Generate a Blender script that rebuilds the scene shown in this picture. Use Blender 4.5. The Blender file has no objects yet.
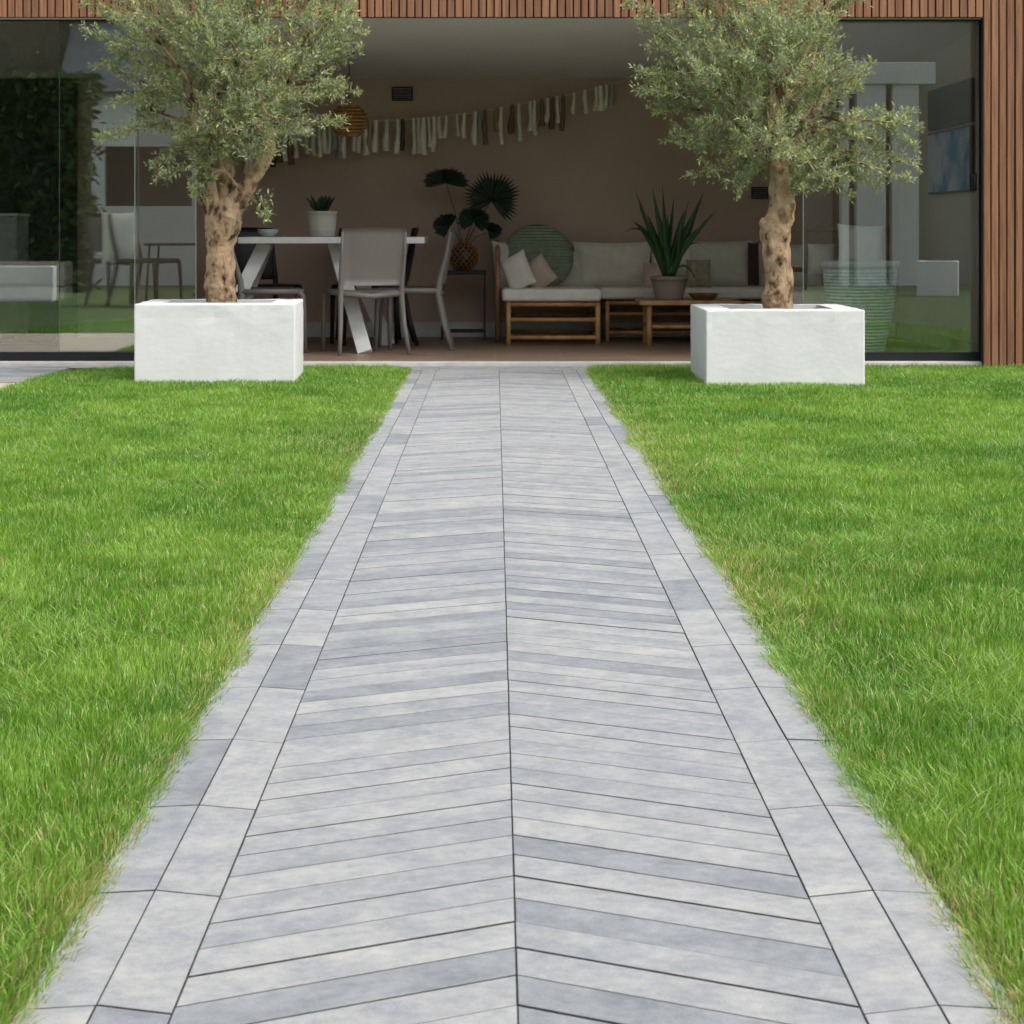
import bpy, bmesh, math, random
import numpy as np
from mathutils import Vector, Matrix, noise, Euler
R = math.radians
random.seed(7); rng = np.random.default_rng(11)
scn = bpy.context.scene
COL = scn.collection
F = 2100.0; H = 0.90; VX = 495.0; VY = 228.0     # focal in px, eye height, level view
def at(px, py, Y): return Vector(((px-VX)*Y/F, Y, H-(py-VY)*Y/F))
def gx(px, Y): return (px-VX)*Y/F
def gz(py, Y): return H-(py-VY)*Y/F

# ------------------------------------------------------------------ materials
def mat(name, col, rough=0.6, col2=None, scale=8, bump=0.0, bscale=40, metal=0, spec=0.5, detail=4, stretch=(1,1,1), pos=(0.35,0.65), sheen=0):
    m = bpy.data.materials.new(name); m.use_nodes = True
    nt = m.node_tree; b = nt.nodes['Principled BSDF']
    b.inputs['Roughness'].default_value = rough; b.inputs['Metallic'].default_value = metal
    b.inputs['Specular IOR Level'].default_value = spec
    if sheen: b.inputs['Sheen Weight'].default_value = sheen
    tc = nt.nodes.new('ShaderNodeTexCoord'); mp = nt.nodes.new('ShaderNodeMapping')
    mp.inputs['Scale'].default_value = stretch
    nt.links.new(tc.outputs['Object'], mp.inputs['Vector'])
    if col2 is None: col2 = tuple(c*0.86 for c in col)
    n = nt.nodes.new('ShaderNodeTexNoise'); n.inputs['Scale'].default_value = scale; n.inputs['Detail'].default_value = detail
    nt.links.new(mp.outputs[0], n.inputs['Vector'])
    r = nt.nodes.new('ShaderNodeValToRGB')
    r.color_ramp.elements[0].position = pos[0]; r.color_ramp.elements[1].position = pos[1]
    r.color_ramp.elements[0].color = (*col2, 1); r.color_ramp.elements[1].color = (*col, 1)
    nt.links.new(n.outputs['Fac'], r.inputs['Fac']); nt.links.new(r.outputs['Color'], b.inputs['Base Color'])
    if bump:
        n2 = nt.nodes.new('ShaderNodeTexNoise'); n2.inputs['Scale'].default_value = bscale; n2.inputs['Detail'].default_value = 5
        nt.links.new(mp.outputs[0], n2.inputs['Vector'])
        bp = nt.nodes.new('ShaderNodeBump'); bp.inputs['Strength'].default_value = bump; bp.inputs['Distance'].default_value = 0.01
        nt.links.new(n2.outputs['Fac'], bp.inputs['Height']); nt.links.new(bp.outputs[0], b.inputs['Normal'])
    return m

def attr_mat(name, attr='col', rough=0.6, transl=0.0, spec=0.3):
    m = bpy.data.materials.new(name); m.use_nodes = True
    nt = m.node_tree; b = nt.nodes['Principled BSDF']; b.inputs['Roughness'].default_value = rough
    b.inputs['Specular IOR Level'].default_value = spec
    a = nt.nodes.new('ShaderNodeAttribute'); a.attribute_name = attr
    nt.links.new(a.outputs['Color'], b.inputs['Base Color'])
    if transl:
        t = nt.nodes.new('ShaderNodeBsdfTranslucent'); mx = nt.nodes.new('ShaderNodeMixShader'); mx.inputs[0].default_value = transl
        nt.links.new(a.outputs['Color'], t.inputs['Color'])
        nt.links.new(b.outputs[0], mx.inputs[1]); nt.links.new(t.outputs[0], mx.inputs[2])
        nt.links.new(mx.outputs[0], nt.nodes['Material Output'].inputs['Surface'])
    return m

def glass_mat():
    m = bpy.data.materials.new('window_glass'); m.use_nodes = True
    nt = m.node_tree; nt.nodes.remove(nt.nodes['Principled BSDF'])
    t = nt.nodes.new('ShaderNodeBsdfTransparent'); t.inputs['Color'].default_value = (0.975, 0.99, 0.98, 1)
    g = nt.nodes.new('ShaderNodeBsdfGlossy'); g.inputs['Roughness'].default_value = 0.0; g.inputs['Color'].default_value = (0.94, 1, 0.98, 1)
    fr = nt.nodes.new('ShaderNodeFresnel'); fr.inputs['IOR'].default_value = 1.5
    mu = nt.nodes.new('ShaderNodeMath'); mu.operation = 'MULTIPLY_ADD'; mu.inputs[1].default_value = 1.2; mu.inputs[2].default_value = 0.125
    mu.use_clamp = True
    mx = nt.nodes.new('ShaderNodeMixShader')
    nt.links.new(fr.outputs[0], mu.inputs[0]); nt.links.new(mu.outputs[0], mx.inputs[0])
    nt.links.new(t.outputs[0], mx.inputs[1]); nt.links.new(g.outputs[0], mx.inputs[2])
    nt.links.new(mx.outputs[0], nt.nodes['Material Output'].inputs['Surface'])
    return m

def stone_mat():
    m = bpy.data.materials.new('grey_blended_paver'); m.use_nodes = True
    nt = m.node_tree; b = nt.nodes['Principled BSDF']; b.inputs['Roughness'].default_value = 0.85
    b.inputs['Specular IOR Level'].default_value = 0.25
    uv = nt.nodes.new('ShaderNodeUVMap'); uv.uv_map = 'UVMap'
    a = nt.nodes.new('ShaderNodeAttribute'); a.attribute_name = 'rnd'
    sep = nt.nodes.new('ShaderNodeSeparateColor'); nt.links.new(a.outputs['Color'], sep.inputs[0])
    su = nt.nodes.new('ShaderNodeSeparateXYZ'); nt.links.new(uv.outputs[0], su.inputs[0])
    def math_(op, x, y=None):
        n = nt.nodes.new('ShaderNodeMath'); n.operation = op
        for i, v in enumerate((x, y)):
            if v is None: continue
            if hasattr(v, 'links'): nt.links.new(v, n.inputs[i])
            else: n.inputs[i].default_value = v
        return n.outputs[0]
    cx = nt.nodes.new('ShaderNodeCombineXYZ')
    nt.links.new(math_('MULTIPLY', su.outputs[0], 11.0), cx.inputs[0])
    nt.links.new(math_('MULTIPLY', su.outputs[1], 13.0), cx.inputs[1])
    nt.links.new(math_('MULTIPLY', sep.outputs[1], 60.0), cx.inputs[2])
    n1 = nt.nodes.new('ShaderNodeTexNoise'); n1.inputs['Scale'].default_value = 1.0; n1.inputs['Detail'].default_value = 7; n1.inputs['Roughness'].default_value = 0.6
    nt.links.new(cx.outputs[0], n1.inputs['Vector'])
    cy = nt.nodes.new('ShaderNodeCombineXYZ')
    nt.links.new(math_('MULTIPLY', su.outputs[0], 55.0), cy.inputs[0])
    nt.links.new(math_('MULTIPLY', su.outputs[1], 60.0), cy.inputs[1])
    nt.links.new(math_('MULTIPLY', sep.outputs[1], 60.0), cy.inputs[2])
    n2 = nt.nodes.new('ShaderNodeTexNoise'); n2.inputs['Scale'].default_value = 1.0; n2.inputs['Detail'].default_value = 4
    nt.links.new(cy.outputs[0], n2.inputs['Vector'])
    n3 = nt.nodes.new('ShaderNodeTexNoise'); n3.inputs['Scale'].default_value = 260.0; n3.inputs['Detail'].default_value = 3
    geo = nt.nodes.new('ShaderNodeNewGeometry'); nt.links.new(geo.outputs['Position'], n3.inputs['Vector'])
    # value = per stone + cloud + streak + grain
    v = math_('MULTIPLY_ADD', sep.outputs[0], 0.40); v.node.inputs[2].default_value = 0.0
    v2 = math_('MULTIPLY_ADD', n1.outputs['Fac'], 1.05); nt.links.new(v, v2.node.inputs[2])
    v3 = math_('MULTIPLY_ADD', n2.outputs['Fac'], 0.55); nt.links.new(v2, v3.node.inputs[2])
    v4 = math_('MULTIPLY_ADD', n3.outputs['Fac'], 0.42); nt.links.new(v3, v4.node.inputs[2])
    v5 = math_('SUBTRACT', v4, 0.71)
    r = nt.nodes.new('ShaderNodeValToRGB'); e = r.color_ramp.elements
    e[0].position = 0.10; e[0].color = (0.200, 0.216, 0.232, 1)
    e[1].position = 0.95; e[1].color = (0.465, 0.46, 0.428, 1)
    k = e.new(0.5); k.color = (0.308, 0.319, 0.326, 1)
    nt.links.new(v5, r.inputs['Fac']); nt.links.new(r.outputs['Color'], b.inputs['Base Color'])
    bp = nt.nodes.new('ShaderNodeBump'); bp.inputs['Strength'].default_value = 0.35; bp.inputs['Distance'].default_value = 0.002
    nt.links.new(n3.outputs['Fac'], bp.inputs['Height']); nt.links.new(bp.outputs[0], b.inputs['Normal'])
    return m

M = {}
M['stone'] = stone_mat()
M['sand'] = mat('dark_joint_sand', (0.11, 0.106, 0.09), 0.95, (0.05, 0.052, 0.038), 30)
M['white_render'] = mat('white_rough_plaster', (0.83, 0.825, 0.82), 0.85, (0.765, 0.765, 0.765), 5, 0.14, 30, pos=(0.3, 0.6), stretch=(0.7, 0.7, 1.2))
M['soil'] = mat('dark_potting_soil', (0.07, 0.05, 0.035), 0.95, (0.03, 0.02, 0.015), 40, 0.8, 60)
M['turf'] = mat('turf_ground', (0.07, 0.13, 0.02), 0.95, (0.035, 0.06, 0.012), 6, 0.6, 60)
M['wall'] = mat('taupe_interior_paint', (0.55, 0.405, 0.32), 0.85, (0.50, 0.37, 0.29), 1.2, 0.08, 90)
M['wall_light'] = mat('pale_side_wall_paint', (0.76, 0.70, 0.62), 0.8, (0.72, 0.66, 0.58), 1.2)
M['ceiling'] = mat('grey_ceiling', (0.80, 0.79, 0.76), 0.85, (0.76, 0.75, 0.72), 1)
M['skirt'] = mat('grey_white_skirting', (0.68, 0.68, 0.64), 0.6)
M['frame'] = mat('anthracite_aluminium', (0.018, 0.02, 0.026), 0.4, metal=0.3)
M['sill'] = mat('pale_stone_sill', (0.72, 0.70, 0.66), 0.6, (0.60, 0.58, 0.55), 9)
M['glass'] = glass_mat()
M['roof'] = mat('roof_membrane', (0.10, 0.10, 0.10), 0.9)
M['white_paint'] = mat('white_lacquer', (0.78, 0.78, 0.76), 0.35)
M['grey_plastic'] = mat('warm_grey_resin', (0.205, 0.19, 0.175), 0.5, (0.19, 0.175, 0.16), 4)
M['black_plastic'] = mat('black_resin', (0.02, 0.02, 0.022), 0.4)
M['black_metal'] = mat('black_powder_coat', (0.015, 0.015, 0.015), 0.4, metal=0.4)
M['bamboo'] = mat('honey_bamboo', (0.62, 0.36, 0.15), 0.5, (0.42, 0.22, 0.085), 12, 0.1, 60)
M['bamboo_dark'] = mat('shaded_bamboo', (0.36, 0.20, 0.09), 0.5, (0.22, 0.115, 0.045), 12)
M['linen'] = mat('natural_linen', (0.80, 0.75, 0.62), 0.95, (0.72, 0.67, 0.56), 14, 0.4, 220, sheen=0.2)
M['linen_grey'] = mat('grey_linen', (0.70, 0.66, 0.56), 0.95, (0.62, 0.59, 0.50), 14, 0.4, 220)
M['linen_white'] = mat('white_cotton', (0.86, 0.82, 0.74), 0.95, (0.78, 0.74, 0.66), 14, 0.4, 160)
M['blush'] = mat('blush_beige_cotton', (0.66, 0.50, 0.40), 0.95, (0.56, 0.43, 0.34), 10, 0.4, 160)
M['pattern'] = mat('mottled_sand_fabric', (0.45, 0.37, 0.26), 0.95, (0.28, 0.23, 0.16), 38)
M['maroon'] = mat('dark_maroon_cloth', (0.07, 0.03, 0.025), 0.9)
M['rattan'] = mat('orange_rattan', (0.42, 0.19, 0.05), 0.55, (0.25, 0.10, 0.03), 20)
M['pot_white'] = mat('cream_glazed_pot', (0.58, 0.55, 0.47), 0.5, (0.48, 0.45, 0.38), 5, stretch=(0.3,0.3,8))
M['pot_grey'] = mat('taupe_clay_pot', (0.33, 0.26, 0.22), 0.8, (0.28, 0.22, 0.18), 9)
M['bowl'] = mat('pale_blue_bowl', (0.48, 0.56, 0.53), 0.35)
M['brown_wood'] = mat('dark_turned_wood', (0.22, 0.11, 0.05), 0.5, (0.13, 0.06, 0.025), 10)
M['leafdark'] = attr_mat('houseplant_leaf', rough=0.35, transl=0.15, spec=0.5)
M['leafolive'] = attr_mat('olive_leaf', rough=0.55, transl=0.38, spec=0.35)
M['grass'] = attr_mat('grass_blade', rough=0.42, transl=0.35, spec=0.5)
M['tassel'] = attr_mat('tassel_cloth', rough=0.95)
M['grass_hedge'] = attr_mat('hedge_leaf', rough=0.55, transl=0.15)

def wood_slat_mat():
    m = mat('terracotta_hardwood', (0.39, 0.185, 0.092), 0.7, (0.225, 0.098, 0.052), 2.2, 0.25, 70, stretch=(30, 30, 1.2), detail=6)
    nt = m.node_tree; b = nt.nodes['Principled BSDF']
    a = nt.nodes.new('ShaderNodeAttribute'); a.attribute_name = 'rnd'
    hs = nt.nodes.new('ShaderNodeHueSaturation')
    mr = nt.nodes.new('ShaderNodeMapRange'); mr.inputs['To Min'].default_value = 0.82; mr.inputs['To Max'].default_value = 1.15
    nt.links.new(a.outputs['Fac'], mr.inputs['Value']); nt.links.new(mr.outputs[0], hs.inputs['Value'])
    src = b.inputs['Base Color'].links[0].from_socket
    nt.links.new(src, hs.inputs['Color']); nt.links.new(hs.outputs[0], b.inputs['Base Color'])
    return m
M['slat'] = wood_slat_mat()

def bark_mat():
    m = bpy.data.materials.new('olive_bark'); m.use_nodes = True
    nt = m.node_tree; b = nt.nodes['Principled BSDF']; b.inputs['Roughness'].default_value = 0.9; b.inputs['Specular IOR Level'].default_value = 0.2
    tc = nt.nodes.new('ShaderNodeTexCoord'); mp = nt.nodes.new('ShaderNodeMapping'); mp.inputs['Scale'].default_value = (1, 1, 0.55)
    nt.links.new(tc.outputs['Object'], mp.inputs[0])
    n = nt.nodes.new('ShaderNodeTexNoise'); n.inputs['Scale'].default_value = 14; n.inputs['Detail'].default_value = 8; n.inputs['Roughness'].default_value = 0.65
    nt.links.new(mp.outputs[0], n.inputs[0])
    r = nt.nodes.new('ShaderNodeValToRGB'); e = r.color_ramp.elements
    e[0].position = 0.38; e[0].color = (0.07, 0.043, 0.025, 1); e[1].position = 0.68; e[1].color = (0.56, 0.42, 0.26, 1)
    k = e.new(0.48); k.color = (0.42, 0.29, 0.175, 1)
    v = nt.nodes.new('ShaderNodeTexVoronoi'); v.inputs['Scale'].default_value = 7.5; v.inputs['Randomness'].default_value = 1.0
    nz = nt.nodes.new('ShaderNodeTexNoise'); nz.inputs['Scale'].default_value = 11; nz.inputs['Detail'].default_value = 4; nt.links.new(tc.outputs['Object'], nz.inputs[0])
    ad = nt.nodes.new('ShaderNodeVectorMath'); ad.operation = 'MULTIPLY_ADD'; ad.inputs[1].default_value = (0.16,0.16,0.16)
    nt.links.new(nz.outputs['Color'], ad.inputs[0]); nt.links.new(tc.outputs['Object'], ad.inputs[2]); nt.links.new(ad.outputs[0], v.inputs['Vector'])
    kr = nt.nodes.new('ShaderNodeValToRGB'); kr.color_ramp.elements[0].position = 0.16; kr.color_ramp.elements[1].position = 0.36
    kr.color_ramp.elements[0].color = (0.42, 0.34, 0.27, 1); kr.color_ramp.elements[1].color = (1, 1, 1, 1)
    nt.links.new(v.outputs['Distance'], kr.inputs[0])
    mx = nt.nodes.new('ShaderNodeMix'); mx.data_type = 'RGBA'; mx.blend_type = 'MULTIPLY'; mx.inputs[0].default_value = 1
    nt.links.new(n.outputs['Fac'], r.inputs[0]); nt.links.new(r.outputs[0], mx.inputs[6]); nt.links.new(kr.outputs[0], mx.inputs[7])
    nt.links.new(mx.outputs[2], b.inputs['Base Color'])
    bp = nt.nodes.new('ShaderNodeBump'); bp.inputs['Strength'].default_value = 1.0; bp.inputs['Distance'].default_value = 0.03
    nt.links.new(n.outputs['Fac'], bp.inputs['Height']); nt.links.new(bp.outputs[0], b.inputs['Normal'])
    return m
M['bark'] = bark_mat()
M['twig'] = mat('grey_green_twig', (0.30, 0.30, 0.20), 0.8)

def floor_mat():
    m = bpy.data.materials.new('brown_floor_tiles'); m.use_nodes = True
    nt = m.node_tree; b = nt.nodes['Principled BSDF']; b.inputs['Roughness'].default_value = 0.45
    tc = nt.nodes.new('ShaderNodeTexCoord')
    br = nt.nodes.new('ShaderNodeTexBrick'); br.inputs['Scale'].default_value = 1.0
    br.inputs['Brick Width'].default_value = 0.9; br.inputs['Row Height'].default_value = 0.225; br.inputs['Mortar Size'].default_value = 0.004
    br.inputs['Color1'].default_value = (0.27, 0.185, 0.125, 1); br.inputs['Color2'].default_value = (0.225, 0.155, 0.105, 1); br.inputs['Mortar'].default_value = (0.34, 0.28, 0.22, 1)
    nt.links.new(tc.outputs['Object'], br.inputs['Vector'])
    n = nt.nodes.new('ShaderNodeTexNoise'); n.inputs['Scale'].default_value = 3; mp = nt.nodes.new('ShaderNodeMapping'); mp.inputs['Scale'].default_value = (1, 9, 1)
    nt.links.new(tc.outputs['Object'], mp.inputs[0]); nt.links.new(mp.outputs[0], n.inputs[0])
    mx = nt.nodes.new('ShaderNodeMix'); mx.data_type = 'RGBA'; mx.blend_type = 'OVERLAY'; mx.inputs[0].default_value = 0.5
    nt.links.new(br.outputs['Color'], mx.inputs[6]); nt.links.new(n.outputs['Fac'], mx.inputs[7]); nt.links.new(mx.outputs[2], b.inputs['Base Color'])
    return m
M['floor'] = floor_mat()

def rib_mat(name, c1, c2, scale, axis='Z'):
    m = mat(name, c1, 0.5, c2, 22, 0, detail=5, stretch=(1, 1, 1.6))
    nt = m.node_tree; b = nt.nodes['Principled BSDF']
    tc = nt.nodes.new('ShaderNodeTexCoord'); w = nt.nodes.new('ShaderNodeTexWave'); w.bands_direction = axis
    w.inputs['Scale'].default_value = scale; w.inputs['Distortion'].default_value = 1.5
    nt.links.new(tc.outputs['Object'], w.inputs[0])
    bp = nt.nodes.new('ShaderNodeBump'); bp.inputs['Strength'].default_value = 0.8; bp.inputs['Distance'].default_value = 0.01
    nt.links.new(w.outputs['Fac'], bp.inputs['Height']); nt.links.new(bp.outputs[0], b.inputs['Normal'])
    return m
M['teal_pot'] = rib_mat('sea_green_ribbed_glaze', (0.86, 0.95, 0.89), (0.55, 0.74, 0.66), 14)
M['sage'] = rib_mat('sage_woven_cloth', (0.26, 0.30, 0.21), (0.20, 0.235, 0.165), 12, 'Y')
M['canvas'] = mat('blue_lavender_canvas', (0.66, 0.70, 0.90), 0.7, (0.03, 0.26, 0.60), 2.4, pos=(0.42, 0.55))

# ------------------------------------------------------------------ mesh builder
class MB:
    def __init__(s): s.v = []; s.f = []; s.sm = []; s.a = []; s.cur = 0.5
    def add(s, vs, fs, smooth=False):
        o = len(s.v); s.v += [tuple(v) for v in vs]; s.f += [tuple(i+o for i in f) for f in fs]
        s.sm += [smooth]*len(fs); s.a += [s.cur]*len(vs); return s
    def box(s, x0, x1, y0, y1, z0, z1, M_=None):
        vs = [Vector(p) for p in ((x0,y0,z0),(x1,y0,z0),(x1,y1,z0),(x0,y1,z0),(x0,y0,z1),(x1,y0,z1),(x1,y1,z1),(x0,y1,z1))]
        if M_ is not None: vs = [M_ @ v for v in vs]
        return s.add(vs, ((0,3,2,1),(4,5,6,7),(0,1,5,4),(1,2,6,5),(2,3,7,6),(3,0,4,7)))
    def tube(s, pts, rad, n=8, cap=True, sx=1, sy=1):
        pts = [Vector(p) for p in pts]
        if not hasattr(rad, '__len__'): rad = [rad]*len(pts)
        vs = []; prev = None
        for i, p in enumerate(pts):
            t = (pts[min(i+1, len(pts)-1)] - pts[max(i-1, 0)]).normalized()
            if prev is None:
                u = t.cross(Vector((0,0,1)));
                if u.length < 0.05: u = Vector((1,0,0))
            else: u = prev - t*prev.dot(t)
            u.normalize(); prev = u; w = t.cross(u)
            for k in range(n):
                a = 2*math.pi*k/n; vs.append(p + (u*math.cos(a)*sx + w*math.sin(a)*sy)*rad[i])
        fs = []
        for i in range(len(pts)-1):
            for k in range(n):
                k2 = (k+1) % n; fs.append((i*n+k, i*n+k2, (i+1)*n+k2, (i+1)*n+k))
        s.add(vs, fs, True)
        if cap:
            o = len(s.v)-len(vs)
            s.f += [tuple(o+k for k in range(n))[::-1], tuple(o+(len(pts)-1)*n+k for k in range(n))]; s.sm += [False, False]
        return s
    def beam(s, a, b, w, d, up=(0,0,1)):
        a = Vector(a); b = Vector(b); t = (b-a).normalized(); u = t.cross(Vector(up))
        if u.length < 0.05: u = Vector((1,0,0))
        u.normalize(); q = t.cross(u)
        vs = [p + u*(i*w/2) + q*(j*d/2) for p in (a, b) for i, j in ((-1,-1),(1,-1),(1,1),(-1,1))]
        return s.add(vs, ((0,1,2,3)[::-1],(4,5,6,7),(0,1,5,4),(1,2,6,5),(2,3,7,6),(3,0,4,7)))
    def lathe(s, prof, c=(0,0,0), n=32):
        vs = []; fs = []
        for r, z in prof:
            for k in range(n):
                a = 2*math.pi*k/n; vs.append((c[0]+r*math.cos(a), c[1]+r*math.sin(a), c[2]+z))
        for i in range(len(prof)-1):
            for k in range(n):
                k2 = (k+1) % n; fs.append((i*n+k, i*n+k2, (i+1)*n+k2, (i+1)*n+k))
        s.add(vs, fs, True)
        o = len(s.v)-len(vs); s.f.append(tuple(o+k for k in range(n))[::-1]); s.sm.append(False)
        return s
    def pillow(s, w, h, t, M_, n=12):
        vs = []; fs = []
        for side in (1, -1):
            for i in range(n+1):
                for j in range(n+1):
                    u = -1+2*i/n; v = -1+2*j/n
                    q = max(0, (1-abs(u)**3))*max(0, (1-abs(v)**3))
                    pin = 1 - 0.07*(1-u*u)*abs(v)**2*0 - 0.06*(1-v*v)*u*u
                    pin2 = 1 - 0.06*(1-u*u)*v*v
                    wr = 0.06*noise.noise(Vector((u*2, v*2, side*3+w*10)))
                    vs.append(M_ @ Vector((u*w/2*pin, side*t/2*(q**0.5)*(1+wr), v*h/2*pin2)))
        m = (n+1)*(n+1)
        for sd in range(2):
            for i in range(n):
                for j in range(n):
                    a = sd*m+i*(n+1)+j; f = (a, a+n+1, a+n+2, a+1)
                    fs.append(f[::-1] if sd else f)
        return s.add(vs, fs, True)
    def build(s, name, material, parent=None, bevel=0, seg=2, origin=None):
        me = bpy.data.meshes.new(name)
        vs = s.v
        if origin is not None: vs = [tuple(Vector(v)-Vector(origin)) for v in vs]
        me.from_pydata(vs, [], s.f); me.polygons.foreach_set('use_smooth', s.sm)
        at_ = me.attributes.new('rnd', 'FLOAT', 'POINT'); at_.data.foreach_set('value', s.a)
        me.materials.append(material); me.update()
        o = bpy.data.objects.new(name, me); COL.objects.link(o)
        if origin is not None: o.location = origin
        if parent: o.parent = parent
        if bevel:
            b = o.modifiers.new('edge', 'BEVEL'); b.width = bevel; b.segments = seg; b.limit_method = 'ANGLE'; b.angle_limit = R(50)
        return o

def raw(name, V, Fc, cols, material, parent=None, smooth=False):
    """V (n,3) float, Fc list of (faces array k x m), per vertex colours"""
    me = bpy.data.meshes.new(name)
    nv = len(V); me.vertices.add(nv); me.vertices.foreach_set('co', np.ascontiguousarray(V, dtype=np.float32).ravel())
    loops = np.concatenate([f.ravel() for f in Fc]); sizes = np.concatenate([np.full(len(f), f.shape[1]) for f in Fc])
    me.loops.add(len(loops)); me.loops.foreach_set('vertex_index', loops.astype(np.int32))
    me.polygons.add(len(sizes)); starts = np.concatenate([[0], np.cumsum(sizes)[:-1]])
    me.polygons.foreach_set('loop_start', starts.astype(np.int32))
    me.polygons.foreach_set('use_smooth', np.full(len(sizes), smooth))
    ca = me.attributes.new('col', 'FLOAT_COLOR', 'POINT')
    c4 = np.ones((nv, 4), dtype=np.float32); c4[:, :3] = cols; ca.data.foreach_set('color', c4.ravel())
    me.materials.append(material); me.update(calc_edges=True); me.validate()
    o = bpy.data.objects.new(name, me); COL.objects.link(o)
    if parent: o.parent = parent
    return o

def tag(o, label=None, cat=None, group=None, kind=None):
    if label: o['label'] = label
    if cat: o['category'] = cat
    if group: o['group'] = group
    if kind: o['kind'] = kind
    return o
def thing(name, label, cat, loc=(0,0,0), rz=0, group=None):
    o = bpy.data.objects.new(name, None); COL.objects.link(o); o.empty_display_size = 0.1
    o.location = loc; o.rotation_euler = (0, 0, rz); return tag(o, label, cat, group)
def kids(o): return [c for c in bpy.data.objects if c.parent == o]
def copy_tree(o, parent=None):
    c = o.copy(); COL.objects.link(c)
    if parent: c.parent = parent
    for ch in kids(o): copy_tree(ch, c)
    return c

# ------------------------------------------------------------------ ground, path, patio
g = MB(); g.add([(-90,-90,-0.018),(90,-90,-0.018),(90,120,-0.018),(-90,120,-0.018)], [(0,1,2,3)])
tag(g.build('ground', M['turf']), 'green turf ground under and around the lawns', 'ground', kind='structure')

PC = 0.026; HW = 0.396; B1 = 0.488; B2 = 0.574
class Pavers:
    def __init__(s): s.V = []; s.F = []; s.UV = []; s.C = []; s.MI = []
    def poly(s, pts, udir, gap=0.002, tight=None, bev=0.0007, depth=0.03, dz=0):
        """bevelled prism of one stone; pts ccw (x,y)"""
        pts = [Vector((p[0], p[1])) for p in pts]; n = len(pts)
        eg = []
        for i in range(n):
            e_ = pts[(i+1) % n]-pts[i]
            eg.append(gap if abs(e_.x) > abs(e_.y) else random.uniform(0.0009, 0.0015))
        def inset(bv):
            out = []
            for i in range(n):
                da = eg[i-1]+bv; db = eg[i]+bv
                a = pts[i-1]; b = pts[i]; c = pts[(i+1) % n]
                e1 = (b-a).normalized(); e2 = (c-b).normalized()
                n1 = Vector((-e1.y, e1.x)); n2 = Vector((-e2.y, e2.x))
                cr = n1.x*n2.y-n1.y*n2.x
                if abs(cr) < 0.05: out.append(b+n1*da)
                else: out.append(b+Vector(((da*n2.y-db*n1.y)/cr, (n1.x*db-n2.x*da)/cr)))
            return out
            for i in range(n):
                a = pts[i-1]; b = pts[i]; c = pts[(i+1) % n]
                e1 = (b-a).normalized(); e2 = (c-b).normalized()
                n1 = Vector((-e1.y, e1.x)); n2 = Vector((-e2.y, e2.x))
                k = (n1+n2); den = 1+n1.dot(n2)
                out.append(b + k*(d/max(den, 0.3)))
            return out
        o = len(s.V); r0, r1 = random.random(), random.random(); r0 = r0*0.9 if r0 < 0.18 else 0.38+r0*0.55
        top = inset(bev); mid = inset(0)
        u = Vector(udir).normalized(); w = Vector((-u.y, u.x)); c0 = sum(pts, Vector((0,0)))/n
        for ring, z in ((top, 0.0), (mid, -bev), (mid, -depth)):
            for p in ring:
                jz = dz
                s.V.append((p.x, p.y, z+jz)); q = p-c0; s.UV.append((q.dot(u), q.dot(w))); s.C.append((r0, r1, 0, 1))
        s.F.append(tuple(o+i for i in range(n))); s.MI.append(0)
        for k in range(2):
            for i in range(n):
                j = (i+1) % n; s.F.append((o+k*n+i, o+(k+1)*n+i, o+(k+1)*n+j, o+k*n+j)); s.MI.append(k)
    def build(s, name):
        me = bpy.data.meshes.new(name); me.from_pydata(s.V, [], s.F)
        uvl = me.uv_layers.new(name='UVMap')
        for lp in me.loops: uvl.data[lp.index].uv = s.UV[lp.vertex_index]
        ca = me.attributes.new('rnd', 'FLOAT_COLOR', 'POINT'); ca.data.foreach_set('color', np.array(s.C, dtype=np.float32).ravel())
        me.materials.append(M['stone']); me.materials.append(M['sand']); me.polygons.foreach_set('material_index', s.MI); me.update()
        o = bpy.data.objects.new(name, me); COL.objects.link(o); return o

pv = Pavers(); YEND = 13.30; Y0 = -1.5
SL = 0.512; SP = 0.0973
k = 0; y = 3.0
y = 1890.0/719 - 0.0973*44
gaps = {}
def clip_poly(poly, ymax):
    out = []
    for i in range(len(poly)):
        a = poly[i]; b = poly[(i+1) % len(poly)]
        ia = a[1] <= ymax; ib = b[1] <= ymax
        if ia: out.append(a)
        if ia != ib:
            t = (ymax-a[1])/(b[1]-a[1]); out.append((a[0]+(b[0]-a[0])*t, ymax))
    return out
while y < YEND+0.3:
    for sd in (-1, 1):
        e = SL*HW
        if sd < 0: q = [(PC-HW, y-e), (PC, y), (PC, y+SP), (PC-HW, y+SP-e)]
        else: q = [(PC, y), (PC+HW, y-e), (PC+HW, y+SP-e), (PC, y+SP)]
        q = clip_poly(q, YEND)
        area = abs(sum(q[i][0]*q[(i+1) % len(q)][1]-q[(i+1) % len(q)][0]*q[i][1] for i in range(len(q))))/2 if len(q) > 2 else 0
        if area < 0.001: continue
        gp = random.choice((0.0013, 0.0017, 0.0021, 0.0025, 0.0030))
        pv.poly(q, (1, SL*(-sd)), gap=gp, bev=0.0006, dz=random.uniform(-0.0006, 0.0006))
    y += SP
jy = [2.855+0.422*i for i in range(-10, 27)]
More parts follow.
